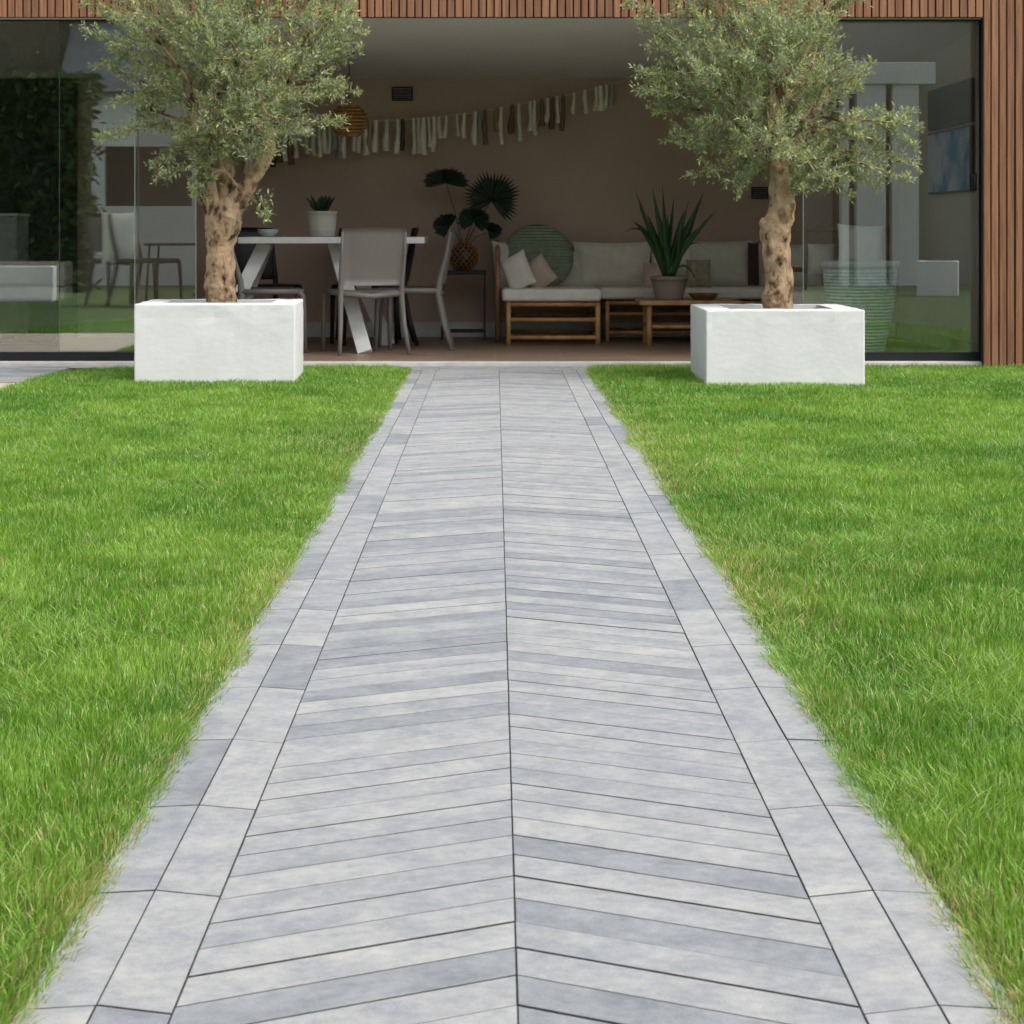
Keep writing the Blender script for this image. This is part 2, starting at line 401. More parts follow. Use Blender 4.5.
for a, b in zip(jy[:-1], jy[1:]):
    if a > YEND: break
    b = min(b, YEND); tp = 0.028; t2 = 0.014
    for sd in (-1, 1):
        xi, xm, xo = PC+sd*HW, PC+sd*B1, PC+sd*B2
        q = [(xi, a-tp), (xm, a), (xm, b), (xi, b-tp if b < YEND else b)]
        q2 = [(xm, a), (xo, a-t2), (xo, b-t2 if b < YEND else b), (xm, b)]
        if sd < 0: q = q[::-1]; q2 = q2[::-1]
        pv.poly(q, (0.3, 1) if random.random() < .2 else (1, 0.06), gap=random.choice((.0020,.0026,.0034)), dz=random.uniform(-0.0005, 0.0005))
        pv.poly(q2, (1, 0.05), gap=random.choice((.0020,.0026,.0034)), dz=random.uniform(-0.0005, 0.0005))
# header rows at the threshold
for r in range(4):
    x = PC-0.80 + (0.2 if r % 2 else 0)*-0.6
    while x < PC+0.78:
        w = 0.42
        pv.poly([(x, YEND+r*0.088), (x+w, YEND+r*0.088), (x+w, YEND+(r+1)*0.088), (x, YEND+(r+1)*0.088)], (1, 0), gap=0.0016); x += w
pth = tag(pv.build('path'), 'grey chevron paved garden path with double stone border', 'path', kind='structure')
sb = MB(); sb.box(PC-B2-0.01, PC+B2+0.01, Y0-0.8, YEND, -0.05, -0.0034); sb.box(PC-0.93, PC+0.9, YEND, 13.655, -0.05, -0.0034)
tag(sb.build('path_joints', M['sand']), 'dark sand bed filling the joints of the garden path', 'path bed', kind='structure')

pt = Pavers()
for i in range(7):
    for j in range(10):
        x = -2.74-(i+1)*0.30; yy = 12.25+j*0.14
        pt.poly([(x, yy), (x+0.30, yy), (x+0.30, yy+0.14), (x, yy+0.14)], (1, 0.05), gap=0.002)
for j in range(2):
    for i in range(6):
        x = -2.44+(-0.30)*0+i*0.30-0.3; yy = 13.51+j*0.07
        pt.poly([(x, yy), (x+0.30, yy), (x+0.30, yy+0.07), (x, yy+0.07)], (1, 0.05), gap=0.0015)
tag(pt.build('patio'), 'small grey paved patio left of the lawn by the glass', 'patio', kind='structure')
bs = MB(); bs.box(-4.84, -2.73, 9.6, 12.248, -0.05, -0.003); bs.box(-4.84,-2.74,12.248,13.64,-0.05,-0.006)
M['beige'] = mat('beige_gravel_concrete', (0.62, 0.52, 0.42), 0.9, (0.48, 0.40, 0.33), 60, 0.4, 200)
tag(bs.build('patio_edge', M['beige']), 'beige concrete patio strip left of the lawn', 'patio', kind='structure')

# ------------------------------------------------------------------ lawn grass
def vnoise(x, y, s, seed):
    """smooth value noise, vectorised"""
    gx_ = x*s+seed*17.3+500; gy_ = y*s+seed*9.1+500
    ix = np.floor(gx_).astype(int); iy = np.floor(gy_).astype(int); fx = gx_-ix; fy = gy_-iy
    fx = fx*fx*(3-2*fx); fy = fy*fy*(3-2*fy)
    def h(a, b): t = np.sin(a*127.1+b*311.7+seed*74.7)*43758.5453; return t-np.floor(t)
    return (h(ix,iy)*(1-fx)+h(ix+1,iy)*fx)*(1-fy)+(h(ix,iy+1)*(1-fx)+h(ix+1,iy+1)*fx)*fy

def lawn(name, side, label):
    X = []; Y = []; S = []
    def scatter(y0, y1, wfun, dens, s):
        yy = y0
        while yy < y1:
            st = min(0.5, y1-yy); w = wfun(yy+st/2); n = int(dens*st*w)
            u = rng.random(n)*w; v = yy+rng.random(n)*st
            X.append(u); Y.append(v); S.append(np.full(n, s)); yy += st
    vis = lambda y: max(0.3, 0.262*y-0.30)
    scatter(1.9, 4.2, vis, 32000, 0.85)
    scatter(1.9, 4.5, lambda y: .07, 22000, 0.85); scatter(4.5, 9, lambda y: .08, 12000, 1.1); scatter(9, 13.5, lambda y: .08, 7000, 1.5)
    scatter(4.2, 6.5, vis, 19000, 1.0)
    scatter(6.5, 9.5, vis, 14000, 1.2)
    scatter(9.5, 13.65, vis, 10000, 1.5)
    n0 = sum(len(a) for a in X)
    # margin outside the frame
    yy = 1.0; 
    while yy < 13.6:
        n = int(1500*0.5*1.6); X.append(vis(yy+.25)+rng.random(n)*1.6); Y.append(yy+rng.random(n)*0.5); S.append(np.full(n, 2.4)); yy += 0.5
    d = np.concatenate(X); y = np.concatenate(Y); s = np.concatenate(S)
    edge = (0.556 if side > 0 else 0.563) + 0.013*(vnoise(y, y*0, 3.1, side+3)-0.5)*2 + 0.006*(vnoise(y, y*0, 11.0, side+8)-.5)*2 + rng.normal(0, .007, len(y))
    # lawn rounds off a little at the building
    x = PC*1.0 + side*(edge + d)
    keep = np.ones(len(x), bool)
    if side < 0:
        lim = -2.735 + 0.02*(vnoise(y, y*0, 5, 4)-.5)
        rr = np.clip((y-12.6)/1.0, 0, 1)
        keep &= (x > lim + 0.55*rr**3) | (x < -4.86) | (y < 9.55)
        px0, px1, py0, py1 = gx(134,12.2)+0.02, gx(294,12.2)-0.02, 12.24, 13.08
    else:
        px0, px1, py0, py1 = gx(707,12.0)+0.02, gx(865,12.0)-0.02, 12.05, 12.98
    keep &= ~((x > px0) & (x < px1) & (y > py0) & (y < py1))
    rr = np.clip((y-13.25)/0.4, 0, 1); keep &= d > 0.12*rr**2
    keep &= (y < 13.64)
    x, y, s, d = x[keep], y[keep], s[keep], d[keep]
    n = len(x)
    big = vnoise(x, y, 1.3, 1); mid = vnoise(x, y, 4.5, 2); sml = vnoise(x, y, 13, 5)
    hgt = (0.028 + 0.013*mid + 0.011*sml) * (0.65 + 0.6*rng.random(n))
    edgef = np.exp(-d/0.07)
    hgt *= 1-0.15*edgef
    wid = 0.0022*s*(0.7+0.6*rng.random(n))
    th = rng.random(n)*2*np.pi
    clump = vnoise(x, y, 6, 9)*2*np.pi*1.5
    th = np.where(rng.random(n) < 0.45, clump+rng.normal(0, .6, n), th)
    lean = hgt*(0.12+0.75*rng.random(n)**1.3)*(0.7+0.8*(vnoise(x, y, 3.0, 31) > 0.62))
    dx = np.cos(th)*lean - side*0.030*np.exp(-d/0.035)*rng.random(n); dy = np.sin(th)*lean
    fa = rng.random(n)*np.pi; wx = np.cos(fa)*wid/2; wy = np.sin(fa)*wid/2
    z0 = np.full(n, -0.016)
    V = np.empty((n, 5, 3), np.float32)
    V[:,0] = np.stack([x-wx, y-wy, z0], 1); V[:,1] = np.stack([x+wx, y+wy, z0], 1)
    mx, my = x+dx*0.38, y+dy*0.38; mz = z0+hgt*0.62
    V[:,2] = np.stack([mx+wx*.9, my+wy*.9, mz], 1); V[:,3] = np.stack([mx-wx*.9, my-wy*.9, mz], 1)
    V[:,4] = np.stack([x+dx, y+dy, z0+hgt*(1.0-0.15*rng.random(n))], 1)
    b = (np.arange(n)*5)[:, None]
    quads = b+np.array([[0,1,2,3]]); tris = b+np.array([[3,2,4]])
    # colours
    t = np.clip(0.57+0.85*(big-0.5)+0.7*(mid-0.5)+rng.normal(0, .22, n), 0, 1)[:, None]
    c = np.array([[0.100,0.285,0.020]])*(1-t)+np.array([[0.305,0.52,0.060]])*t
    lt = (rng.random(n) < 0.10)[:, None]; c = np.where(lt, np.array([[0.46,0.62,0.22]]), c)
    pd = 0.010+0.65*edgef*vnoise(y, x, 2.0, 21)**1.5+0.10*(sml > 0.82)
    fp = np.exp(-((y-8.6)/1.2)**2)*np.exp(-d/0.30)*0.20 + np.exp(-((y-5.4)/0.9)**2)*np.exp(-d/0.28)*(0.28 if side > 0 else 0.1)
    pd = pd+fp
    dry = (rng.random(n) < pd)[:, None]; c = np.where(dry, np.array([[0.60,0.52,0.22]])*(0.7+0.5*rng.random((n,1))), c)
    c = c*(0.82+0.36*rng.random((n,1)))
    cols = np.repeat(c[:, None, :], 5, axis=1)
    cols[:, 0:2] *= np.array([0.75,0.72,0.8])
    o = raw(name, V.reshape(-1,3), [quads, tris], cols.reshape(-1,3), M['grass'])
    return tag(o, label, 'grass', kind='stuff')
lawn('lawn_grass', -1, 'green mown grass of the lawn left of the path')
lawn('lawn_grass', 1, 'green mown grass of the lawn right of the path')

# ------------------------------------------------------------------ garden room building
XL, XR = -4.9, 3.209      # opening / room extent
YF, YB = 13.70, 16.80; ZF = 0.03
room = thing('garden_room', 'garden room clad in terracotta timber slats with wide open glass front', 'building', (0, 15, 0))
def rb(b, name, m, bevel=0, parent=None):
    o = b.build(name, m, parent or room, bevel); 
    if not parent: o.location = (0, -15, 0)
    return o
rb(MB().box(XL-.1, XR+.16, YF+.05, YB+.2, -0.08, ZF), 'floor', M['floor'])
rb(MB().box(XL, XR+.3, YB, YB+.2, ZF, 2.6), 'back_wall', M['wall'])
M['dark_panel'] = mat('near_black_green_panel', (0.02, 0.028, 0.02), 0.7)
rb(MB().box(XL+.01, gx(78, YB), YB-.045, YB-.019, ZF, 2.09), 'added_dark_panel', M['dark_panel'])  # dark panel added only to make the view through the left pane darker
# ceiling slopes gently towards the back
zc0, zc1 = gz(18.5, 13.74), gz(78, YB)
c = MB(); c.add([(XL,13.72,zc0),(XR+.02,13.72,zc0),(XR+.02,YB,zc1),(XL,YB,zc1),(XL,13.72,2.8),(XR+.02,13.72,2.8),(XR+.02,YB,2.8),(XL,YB,2.8)],
    [(0,3,2,1),(4,5,6,7),(0,1,5,4),(1,2,6,5),(2,3,7,6),(3,0,4,7)]); rb(c, 'ceiling', M['ceiling'])
o = rb(MB().box(XR+.022, XR+.18, YF+.06, YB, ZF, 2.85), 'side_wall', M['wall_light']); 
o = rb(MB().box(XL-.18, XL-.002, YF, YB+.2, ZF, 2.85), 'side_wall', M['wall_light'])
rb(MB().box(XL+.01, XR-.01, YB-.018, YB-.002, ZF, ZF+.115), 'skirting', M['skirt'])
rb(MB().box(XR+.006, XR+.020, YF+.25, YB-.02, ZF, ZF+.10), 'skirting', M['skirt'])
rb(MB().box(XL-.3, XR+1.6, 13.75, YB+.4, 2.86, 3.02), 'roof', M['roof'])
rb(MB().box(XL, 3.168, 13.655, 13.748, -0.05, 0.028), 'sill', M['sill'], 0.003)
# cladding: fascia + right side
zf = gz(17.5, 13.62)
cl = MB(); x = XL-.2
right_side = False
while x < XR+1.4:
    if not right_side and x+.046 > 3.166: x = 3.1665; right_side = True
    w = random.choice((0.040, 0.042, 0.044)); cl.cur = random.random()
    z0 = 0.0 if right_side else zf
    dp = random.choice((0, 0.004, 0.008))
    cl.box(x, x+w, 13.60-dp, 13.625, z0, 3.05); x += w+0.0095
rb(cl, 'cladding', M['slat'], 0.002)
M['backing'] = mat('dark_backing_board', (0.04, 0.022, 0.016), 0.9)
rb(MB().box(XL-.2, 3.171, 13.63, 13.70, zf+.004, 3.04).box(3.172, XR+1.4, 13.63, 13.70, 0, 3.04), 'cladding_backing', M['backing'])
# window frames
def frame_box(x0, x1, y0, y1, z0, z1): return MB().box(x0, x1, y0, y1, z0, z1)
top = zf
M['edge'] = mat('pale_glass_edge', (0.30, 0.38, 0.34), 0.2)
def glazed(name, x0, x1, y, lw, rw, label, bot=0.055):
    """sliding panel: bottom rail, stiles, glass pane"""
    p = MB(); p.box(x0, x1, y, y+.05, ZF, ZF+bot); p.box(x0, x1, y+.001, y+.049, top-.006, top+.02)
    if lw: p.box(x0, x0+lw, y+.002, y+.048, ZF+bot, top-.006)
    if rw: p.box(x1-rw, x1, y+.002, y+.048, ZF+bot, top-.006)
    fr = rb(p, 'sliding_door', M['frame']); fr['label'] = label
    gl = MB().box(x0+lw+.001, x1-rw-.001, y+.020, y+.030, ZF+bot, top-.006).build('pane', M['glass'], fr)
    if not rw: MB().box(x1-.0009, x1+.003, y+.018, y+.032, ZF+bot, top-.006).build('glass_edge', M['edge'], fr)
    if not lw: MB().box(x0-.003, x0+.0009, y+.018, y+.032, ZF+bot, top-.006).build('glass_edge', M['edge'], fr)
    return fr
glazed('sliding_door', XL, gx(135, 13.8), 13.765, 0.04, 0, 'outer glass sliding panel on the left')
glazed('sliding_door', gx(60, 13.87), gx(196, 13.87), 13.835, 0, 0, 'inner glass sliding panel on the left')
fr = glazed('sliding_door', gx(803, 13.8), XR-.002, 13.765, 0, 0.034, 'large glass sliding panel on the right')
hx, hy, hz = gx(974.5, 13.75), 13.735, gz(182, 13.75)
hd = MB().tube([(hx, hy+.03, hz+.035), (hx, hy, hz+.035), (hx, hy-.01, hz+.02), (hx, hy-.01, hz-.02), (hx, hy, hz-.035), (hx, hy+.03, hz-.035)], 0.010, 8)
hd.box(hx-.016, hx+.016, hy+.012, hy+.03, hz-.055, hz+.055)
hd.build('handle', M['black_plastic'], fr)
# wall vents
for px0, px1, py0, py1, lb in ((392, 413, 87, 101, 'small black wall vent near the ceiling above the dining table'), (751, 768, 187, 199, 'small black wall vent behind the right olive trunk')):
    a = at(px0, py0, YB); b = at(px1, py1, YB)
    t = thing('wall_vent', lb, 'vent', ((a.x+b.x)/2, YB, b.z))
    w = (b.x-a.x)/2; h = a.z-b.z
    f_ = MB().box(-w, w, -.02, -.012, 0, .012).box(-w, w, -.02, -.012, h-.012, h).box(-w, -w+.012, -.02, -.012, .012, h-.012).box(w-.012, w, -.02, -.012, .012, h-.012)
    f_.build('frame', M['black_plastic'], t)
    l_ = MB()
    for i in range(5): l_.box(-w+.012, w-.012, -.012, -.003, .016+i*(h-.03)/5, .016+i*(h-.03)/5+.010)
    l_.build('louvre', M['black_plastic'], t)

# ------------------------------------------------------------------ planters
def planter(label, x0, x1, y0, dy, h, rz):
    cx = (x0+x1)/2; w = x1-x0
    t = thing('planter', label, 'planter', (cx, y0+dy/2, -0.02), rz, 'white rendered square planters')
    bm = bmesh.new(); wall = 0.15
    n = 26; hh = h+.02
    def grid(P0, U, V_, nu, nv):
        g_ = [[bm.verts.new(P0+U*(i/nu)+V_*(j/nv)) for j in range(nv+1)] for i in range(nu+1)]
        for i in range(nu):
            for j in range(nv): bm.faces.new((g_[i][j], g_[i+1][j], g_[i+1][j+1], g_[i][j+1]))
    W, D = w/2, dy/2; VV = Vector
    grid(VV((-W,-D,0)), VV((w,0,0)), VV((0,0,hh)), n, 12); grid(VV((W,-D,0)), VV((0,dy,0)), VV((0,0,hh)), n, 12)
    grid(VV((W,D,0)), VV((-w,0,0)), VV((0,0,hh)), n, 12); grid(VV((-W,D,0)), VV((0,-dy,0)), VV((0,0,hh)), n, 12)
    iw, idp = W-wall, D-wall
    def quad(*p): bm.faces.new([bm.verts.new(VV(q)) for q in p])
    ring = [(-W,-D),(W,-D),(W,D),(-W,D)]; inn = [(-iw,-idp),(iw,-idp),(iw,idp),(-iw,idp)]
    for i in range(4):
        j = (i+1) % 4
        # subdivided rim
        for k in range(n):
            a, b = k/n, (k+1)/n
            lerp = lambda P, Q, q: (P[0]+(Q[0]-P[0])*q, P[1]+(Q[1]-P[1])*q, hh)
            quad(lerp(ring[i], ring[j], a), lerp(ring[i], ring[j], b), lerp(inn[i], inn[j], b), lerp(inn[i], inn[j], a))
        quad((*inn[i], hh), (*inn[j], hh), (*inn[j], hh-.12), (*inn[i], hh-.12))
    bmesh.ops.remove_doubles(bm, verts=bm.verts, dist=1e-5)
    me = bpy.data.meshes.new('box'); bm.to_mesh(me); bm.free()
    for v in me.vertices:
        p = v.co+Vector((cx*3, y0, 0))
        amp = 0.0035 if v.co.z > hh-.1 else 0.0013
        d = noise.noise_vector(p*9)*amp + noise.noise_vector(p*28)*amp*0.7
        if v.co.z < 0.01: d.z = 0
        v.co += d
    me.materials.append(M['white_render'])
    for p in me.polygons: p.use_smooth = False
    o = bpy.data.objects.new('box', me); COL.objects.link(o); o.parent = t
    b = o.modifiers.new('edge', 'BEVEL'); b.width = 0.008; b.segments = 3; b.limit_method = 'ANGLE'; b.angle_limit = R(60)
    s = MB(); nn = 14; vs = []; fs = []
    for i in range(nn+1):
        for j in range(nn+1):
            xx = -iw+2*iw*i/nn; yy = -idp+2*idp*j/nn; vs.append((xx, yy, hh-.03+0.015*noise.noise(Vector((xx*9, yy*9, cx)))))
    for i in range(nn):
        for j in range(nn): a = i*(nn+1)+j; fs.append((a, a+nn+1, a+nn+2, a+1))
    s.add(vs, fs, True); s.build('soil', M['soil'], t)
    return t
YL = 12.20; YRt = 12.00
planter('white plastered planter box left of the path, holding the forked olive tree', gx(132,YL), gx(292.5,YL), YL, .84, gz(304, YL), R(2.0))
planter('white plastered planter box right of the path, holding the single stemmed olive tree', gx(706,YRt), gx(865,YRt), YRt, .95, gz(310, YRt), 0)

# ------------------------------------------------------------------ olive trees
def trunk_mesh(b, pts, rad, n=20, amp=0.25, seed=0):
    """lofted lumpy limb"""
    P = [Vector(p) for p in pts]; out = []; rr = []
    # catmull-rom resample
    m = 16
    for i in range(len(P)-1):
        p0 = P[max(i-1,0)]; p1 = P[i]; p2 = P[i+1]; p3 = P[min(i+2, len(P)-1)]
        for k in range(m):
            t = k/m; out.append(0.5*((2*p1)+(-p0+p2)*t+(2*p0-5*p1+4*p2-p3)*t*t+(-p0+3*p1-3*p2+p3)*t**3)); rr.append(rad[i]*(1-t)+rad[i+1]*t)
    out.append(P[-1]); rr.append(rad[-1])
    o = len(b.v); b.tube(out, rr, n, True)
    for i in range(len(out)):
        for k in range(n):
            idx = o+i*n+k; v = Vector(b.v[idx]); c_ = out[i]; d = v-c_
            nz = noise.noise(v*7+Vector((seed,0,0)))*amp + noise.noise(v*19+Vector((seed,3,0)))*amp*.5 + noise.noise(v*45+Vector((seed,3,9)))*amp*.35
            b.v[idx] = tuple(c_+d*(1+nz))
def leaves_on(P0, P1, nl, lsize, out, tipcol):
    """numpy leaf quads along twigs; P0,P1 (n,3)"""
    n = len(P0); D = P1-P0; L = np.linalg.norm(D, axis=1, keepdims=True); D = D/np.maximum(L, 1e-6)
    ref = rng.normal(size=(n,3)); U = np.cross(D, ref); U /= np.linalg.norm(U, axis=1, keepdims=True); W = np.cross(D, U)
    for k in range(nl):
        f = (k+0.5)/nl
        base = P0 + D*L*f + np.array([0,0,-0.03])*f*f*L*2 + rng.normal(0, .002, (n,3))
        ang = (k//2)*1.57*0+ (k % 2)*np.pi + rng.normal(0, .5, (n,1)) + (k//2)*1.3
        side = U*np.cos(ang)+W*np.sin(ang)
        sp = 0.75+rng.random((n,1))*0.5 if f < .93 else 0.25
        d = D*(1.0-.35*(f < .93))+side*sp + np.array([0,0,0.18]) + rng.normal(0, .16, (n,3)); d /= np.linalg.norm(d, axis=1, keepdims=True)
        wv = np.cross(d, rng.normal(size=(n,3))*0.6+np.array([0,0,1.0])); wv /= np.linalg.norm(wv, axis=1, keepdims=True)
        nv = np.cross(wv, d)
        ll = lsize*(0.65+0.7*rng.random((n,1)))*(1-0.25*f); ww = ll*(0.11+0.05*rng.random((n,1)))
        curl = rng.normal(-0.08, .08, (n,1))
        V = np.stack([base, base+d*ll*.45+wv*ww+nv*ll*0.02, base+d*ll+nv*ll*curl, base+d*ll*.45-wv*ww+nv*ll*0.02], 1)
        out[0].append(V.reshape(-1,3))
        t = rng.random((n,1)); c_ = np.array([[0.21,0.27,0.115]])*(1-t)+np.array([[0.44,0.51,0.26]])*t
        sil = (rng.random((n,1)) < 0.30); c_ = np.where(sil, np.array([[0.56,0.61,0.43]]), c_)
        yl = (rng.random((n,1)) < (0.10+0.30*(f > .7)*tipcol)); c_ = np.where(yl, np.array([[0.62,0.66,0.20]]), c_)
        out[1].append(np.repeat(c_*(0.85+.3*rng.random((n,1))), 4, axis=0))
def olive(label, YC, trunks, clusters, sprigs, fork, seed, dens=1.0):
    base = Vector(trunks[0][0][0]); t = thing('olive_tree', label, 'tree', base)
    tb = MB()
    for i, (pts, rad) in enumerate(trunks): trunk_mesh(tb, pts, rad, 40 if i == 0 else 28, 0.28 if i == 0 else 0.22, seed+i)
    for v in range(len(tb.v)):   # keep root flare in the soil
        pass
    out = ([], []); bb = MB(); P0s = []; P1s = []; tw = []
    for (cx, cy, r, dy) in clusters:
        c_ = at(cx, cy, YC+dy); rm = r*YC/F
        fk = min(fork, key=lambda q: (q-c_).length)
        mid = (fk+c_)/2+Vector((random.uniform(-.05,.05), random.uniform(-.05,.05), random.uniform(-.03,.06)))
        m1 = fk.lerp(mid, .5)+Vector((0,0,random.uniform(-.02,.02)))
        trunk_mesh(tb, [fk, m1, mid, c_], [0.020, 0.014, 0.010, 0.005], 7, 0.15, seed)
        # sub branches
        for _ in range(5):
            d = Vector((random.gauss(0,1), random.gauss(0,1), random.gauss(.2,.8))).normalized()*rm*0.9
            s = mid.lerp(c_, random.uniform(.3,1)); tb.tube([s, s+d*.5+Vector((0,0,.02)), c_+d], [0.006,0.0045,0.002], 5, False)
        nt_ = int(0.031*r*r*dens)+6
        d = rng.normal(size=(nt_,3)); d /= np.linalg.norm(d, axis=1, keepdims=True)
        rad = rm*(0.25+0.75*rng.random((nt_,1))**0.5)*np.array([1,1.0,.95])
        p = np.array(c_)+d*rad*0.86
        o_ = p-np.array(base+Vector((0,0,0.75))); o_ /= np.linalg.norm(o_, axis=1, keepdims=True)
        dr = o_*0.75+d*0.45+rng.normal(0, .35, (nt_,3))+np.array([0,0,.15]); dr /= np.linalg.norm(dr, axis=1, keepdims=True)
        ln = np.minimum(0.12+0.15*rng.random((nt_,1)), rm*1.3)
        P0s.append(p-dr*ln*.45); P1s.append(p+dr*ln*.6)
    P0 = np.concatenate(P0s); P1 = np.concatenate(P1s)
    leaves_on(P0, P1, 26, 0.039, out, 1.0)
    for a, b_ in zip(P0, P1):
        if random.random() < .8: bb.tube([a, (Vector(a)+Vector(b_))/2+Vector((0,0,.004)), b_], [0.0022,0.0017,0.001], 3, False)
    for (ax, ay, bx, by, dy) in sprigs:
        a = at(ax, ay, YC+dy*.6); b_ = at(bx, by, YC+dy); L = (b_-a).length; D = (b_-a).normalized()
        tb.tube([a, a.lerp(b_, .5)+Vector((0,0,.012)), b_], [0.006,0.004,0.0015], 5, False)
        n = int(L/0.010)
        f = rng.random((n,1))*0.95+0.05; p = np.array(a)+np.array(b_-a)*f+np.array([0,0,1.])*0.012*(1-(2*f-1)**2)
        dr = np.array(D)*0.7+rng.normal(0, .5, (n,3))+np.array([0,0,.1]); dr /= np.linalg.norm(dr, axis=1, keepdims=True)
        ln = (0.04+0.08*rng.random((n,1)))*(1.15-.5*f)
        leaves_on(p, p+dr*ln, 8, 0.038, out, 1.3)
    o1 = tb.build('trunk', M['bark'], t); o1.location = -base
    V = np.concatenate(out[0]); C_ = np.concatenate(out[1]); nq = len(V)//4
    ft = raw('crown', V-np.array(base), [np.arange(nq*4).reshape(-1,4)], C_, M['leafolive'], t)
    o2 = bb.build('twigs', M['twig'], ft)
    for i_ in (0,):
        o2.data.transform(Matrix.Translation(-base))
    print('leaves', nq)
    return t
YTL = 12.64
A = lambda x, y, dy=0: at(x, y, YTL+dy)
forkL = [A(222,170,-.02), A(208,160), A(268,150), A(215,135,.05), A(255,110), A(235,150,.1)]
olive('olive tree with a knotty forked trunk in the left white planter', YTL,
  [([A(222,309), A(221,285), A(220,255), A(222,235), A(226,215), A(238,200), A(252,180), A(268,150), A(262,110), A(255,70)], [.094,.084,.082,.088,.096,.064,.050,.042,.028,.012]),
   ([A(222,232), A(214,212), A(209,190), A(207,165), A(196,125), A(188,90)], [.072,.062,.056,.042,.026,.012]),
   ([A(222,215,.03), A(224,190,.04), A(228,165,.1), A(215,120,.15), A(222,70,.15)], [.050,.045,.040,.026,.012])],
  [(148,28,38,-.1),(124,50,12,.1),(200,15,52,-.25),(255,25,55,.2),(310,32,40,-.1),(330,50,18,.1),(225,62,55,.15),(172,80,34,-.05),(290,78,44,-.2),(326,84,14,0),(245,100,44,.3),
   (182,138,17,-.1),(205,162,14,-.15),(255,125,40,-.3),(290,118,28,.1),(202,105,32,.35),(270,70,40,.4),(214,150,18,.2),(233,155,13,.1),(205,178,9,-.1),(196,190,6,-.2),(262,208,5,-.1),
   (130,-15,35,0),(200,-40,60,.1),(265,-50,60,-.1),(320,-20,40,.1),(230,-100,55,0),(338,8,18,0),(150,110,15,.1),(230,40,50,-.35),(160,50,40,.3),(215,112,26,-.28),(240,98,26,-.3),(208,140,14,-.22),(222,150,10,-.2)],
  [(130,20,86,4,0),(125,50,84,30,-.1),(150,85,98,66,.1),(175,120,98,140,0),(185,150,150,170,-.1),(310,60,360,35,0),(320,70,358,50,.1),(310,88,354,93,-.1),(300,100,340,96,.05),(290,128,345,122,-.15),(320,30,352,10,0),(160,100,112,102,0),(205,165,160,178,-.2),(190,130,120,128,.1),(140,35,100,12,.2),(202,170,200,196,-.1),(256,195,268,215,-.15),(300,20,356,22,-.2)],
  forkL, 3)
YTR = 12.48
A = lambda x, y, dy=0: at(x, y, YTR+dy)
forkR = [A(783,168), A(790,150), A(770,140), A(800,120,.05), A(755,110,.05), A(785,100)]
olive('olive tree with one straight knotty trunk in the right white planter', YTR,
  [([A(778,316), A(778,295), A(778,262), A(776,232), A(780,212), A(782,190), A(783,168), A(778,130), A(770,80)], [.092,.084,.084,.090,.080,.076,.078,.045,.014]),
   ([A(783,178), A(795,150), A(812,120,.1), A(828,85,.1)], [.050,.038,.026,.012]),
   ([A(781,178,.02), A(766,150,.08), A(740,125,.1), A(715,95,.1)], [.048,.034,.024,.010]),
   ([A(768,226,-.01), A(764,224,-.02), A(762,228,-.02)], [.045,.040,.012])],
  [(700,40,36,-.1),(735,22,46,.15),(785,20,52,-.25),(820,30,28,.15),(664,85,14,0),(690,85,34,.1),(725,95,44,-.2),(775,80,55,.15),(825,85,34,-.1),(848,84,13,.1),(735,140,28,.1),(700,135,20,-.1),
   (770,130,40,-.3),(815,135,36,.1),(852,125,19,-.1),(850,160,17,.1),(812,165,26,-.2),(740,165,22,-.1),(765,165,16,.2),(800,185,14,-.15),(875,142,8,0),(740,60,40,.4),(800,60,40,.4),(760,110,36,.35),
   (690,-10,34,0),(745,-45,55,0),(805,-45,50,.1),(770,-105,50,0),(840,0,14,0),(770,50,45,-.4),(720,70,30,-.3),(665,65,16,.1)],
  [(690,40,628,2,0),(680,55,640,22,.1),(680,80,636,74,0),(680,95,640,92,-.1),(715,140,670,140,0),(735,165,694,176,-.1),(700,110,655,110,.1),(840,150,915,166,0),(850,140,912,110,.05),(860,120,918,128,-.1),(850,160,905,180,-.1),(840,90,872,62,0),(820,175,850,196,0),(835,20,862,-5,0),(750,165,738,194,-.1),(840,175,880,185,.1),(700,60,648,48,0),(850,110,915,148,.1),(820,60,858,72,-.2)],
  forkR, 9)

# ------------------------------------------------------------------ chairs and dining table
def leaf_blades(name, parent, specs, col, w0=.02, seg=6, mat_='leafdark'):
    """long strap leaves; specs: (base, tip, arch, width)"""
    V = []; Fc = []; C_ = []
    for bse, tip, arch, w in specs:
        b_ = Vector(bse); t_ = Vector(tip); d = t_-b_; side = d.cross(Vector((random.gauss(0,.4), -1, .1))).normalized()
        o = len(V); shade = random.uniform(.6, 1.35)
        for i in range(seg+1):
            f = i/seg; p = b_.lerp(t_, f)+Vector((0,0,arch*4*f*(1-f))); ww = w*(0.55+1.3*f*(1-f)*1.6)*(1-f**4)*.5
            fold = Vector((0,.25*ww,0))
            for q in (p-side*ww, p+fold, p+side*ww): V.append(tuple(q)); C_.append([c*shade for c in col])
        for i in range(seg):
            a = o+i*3; Fc += [(a, a+1, a+4, a+3), (a+1, a+2, a+5, a+4)]
    o = raw(name, np.array(V), [np.array(Fc)], np.array(C_), M[mat_], parent, True)
    m_ = o.modifiers.new('thickness', 'SOLIDIFY'); m_.thickness = 0.0015
    return o

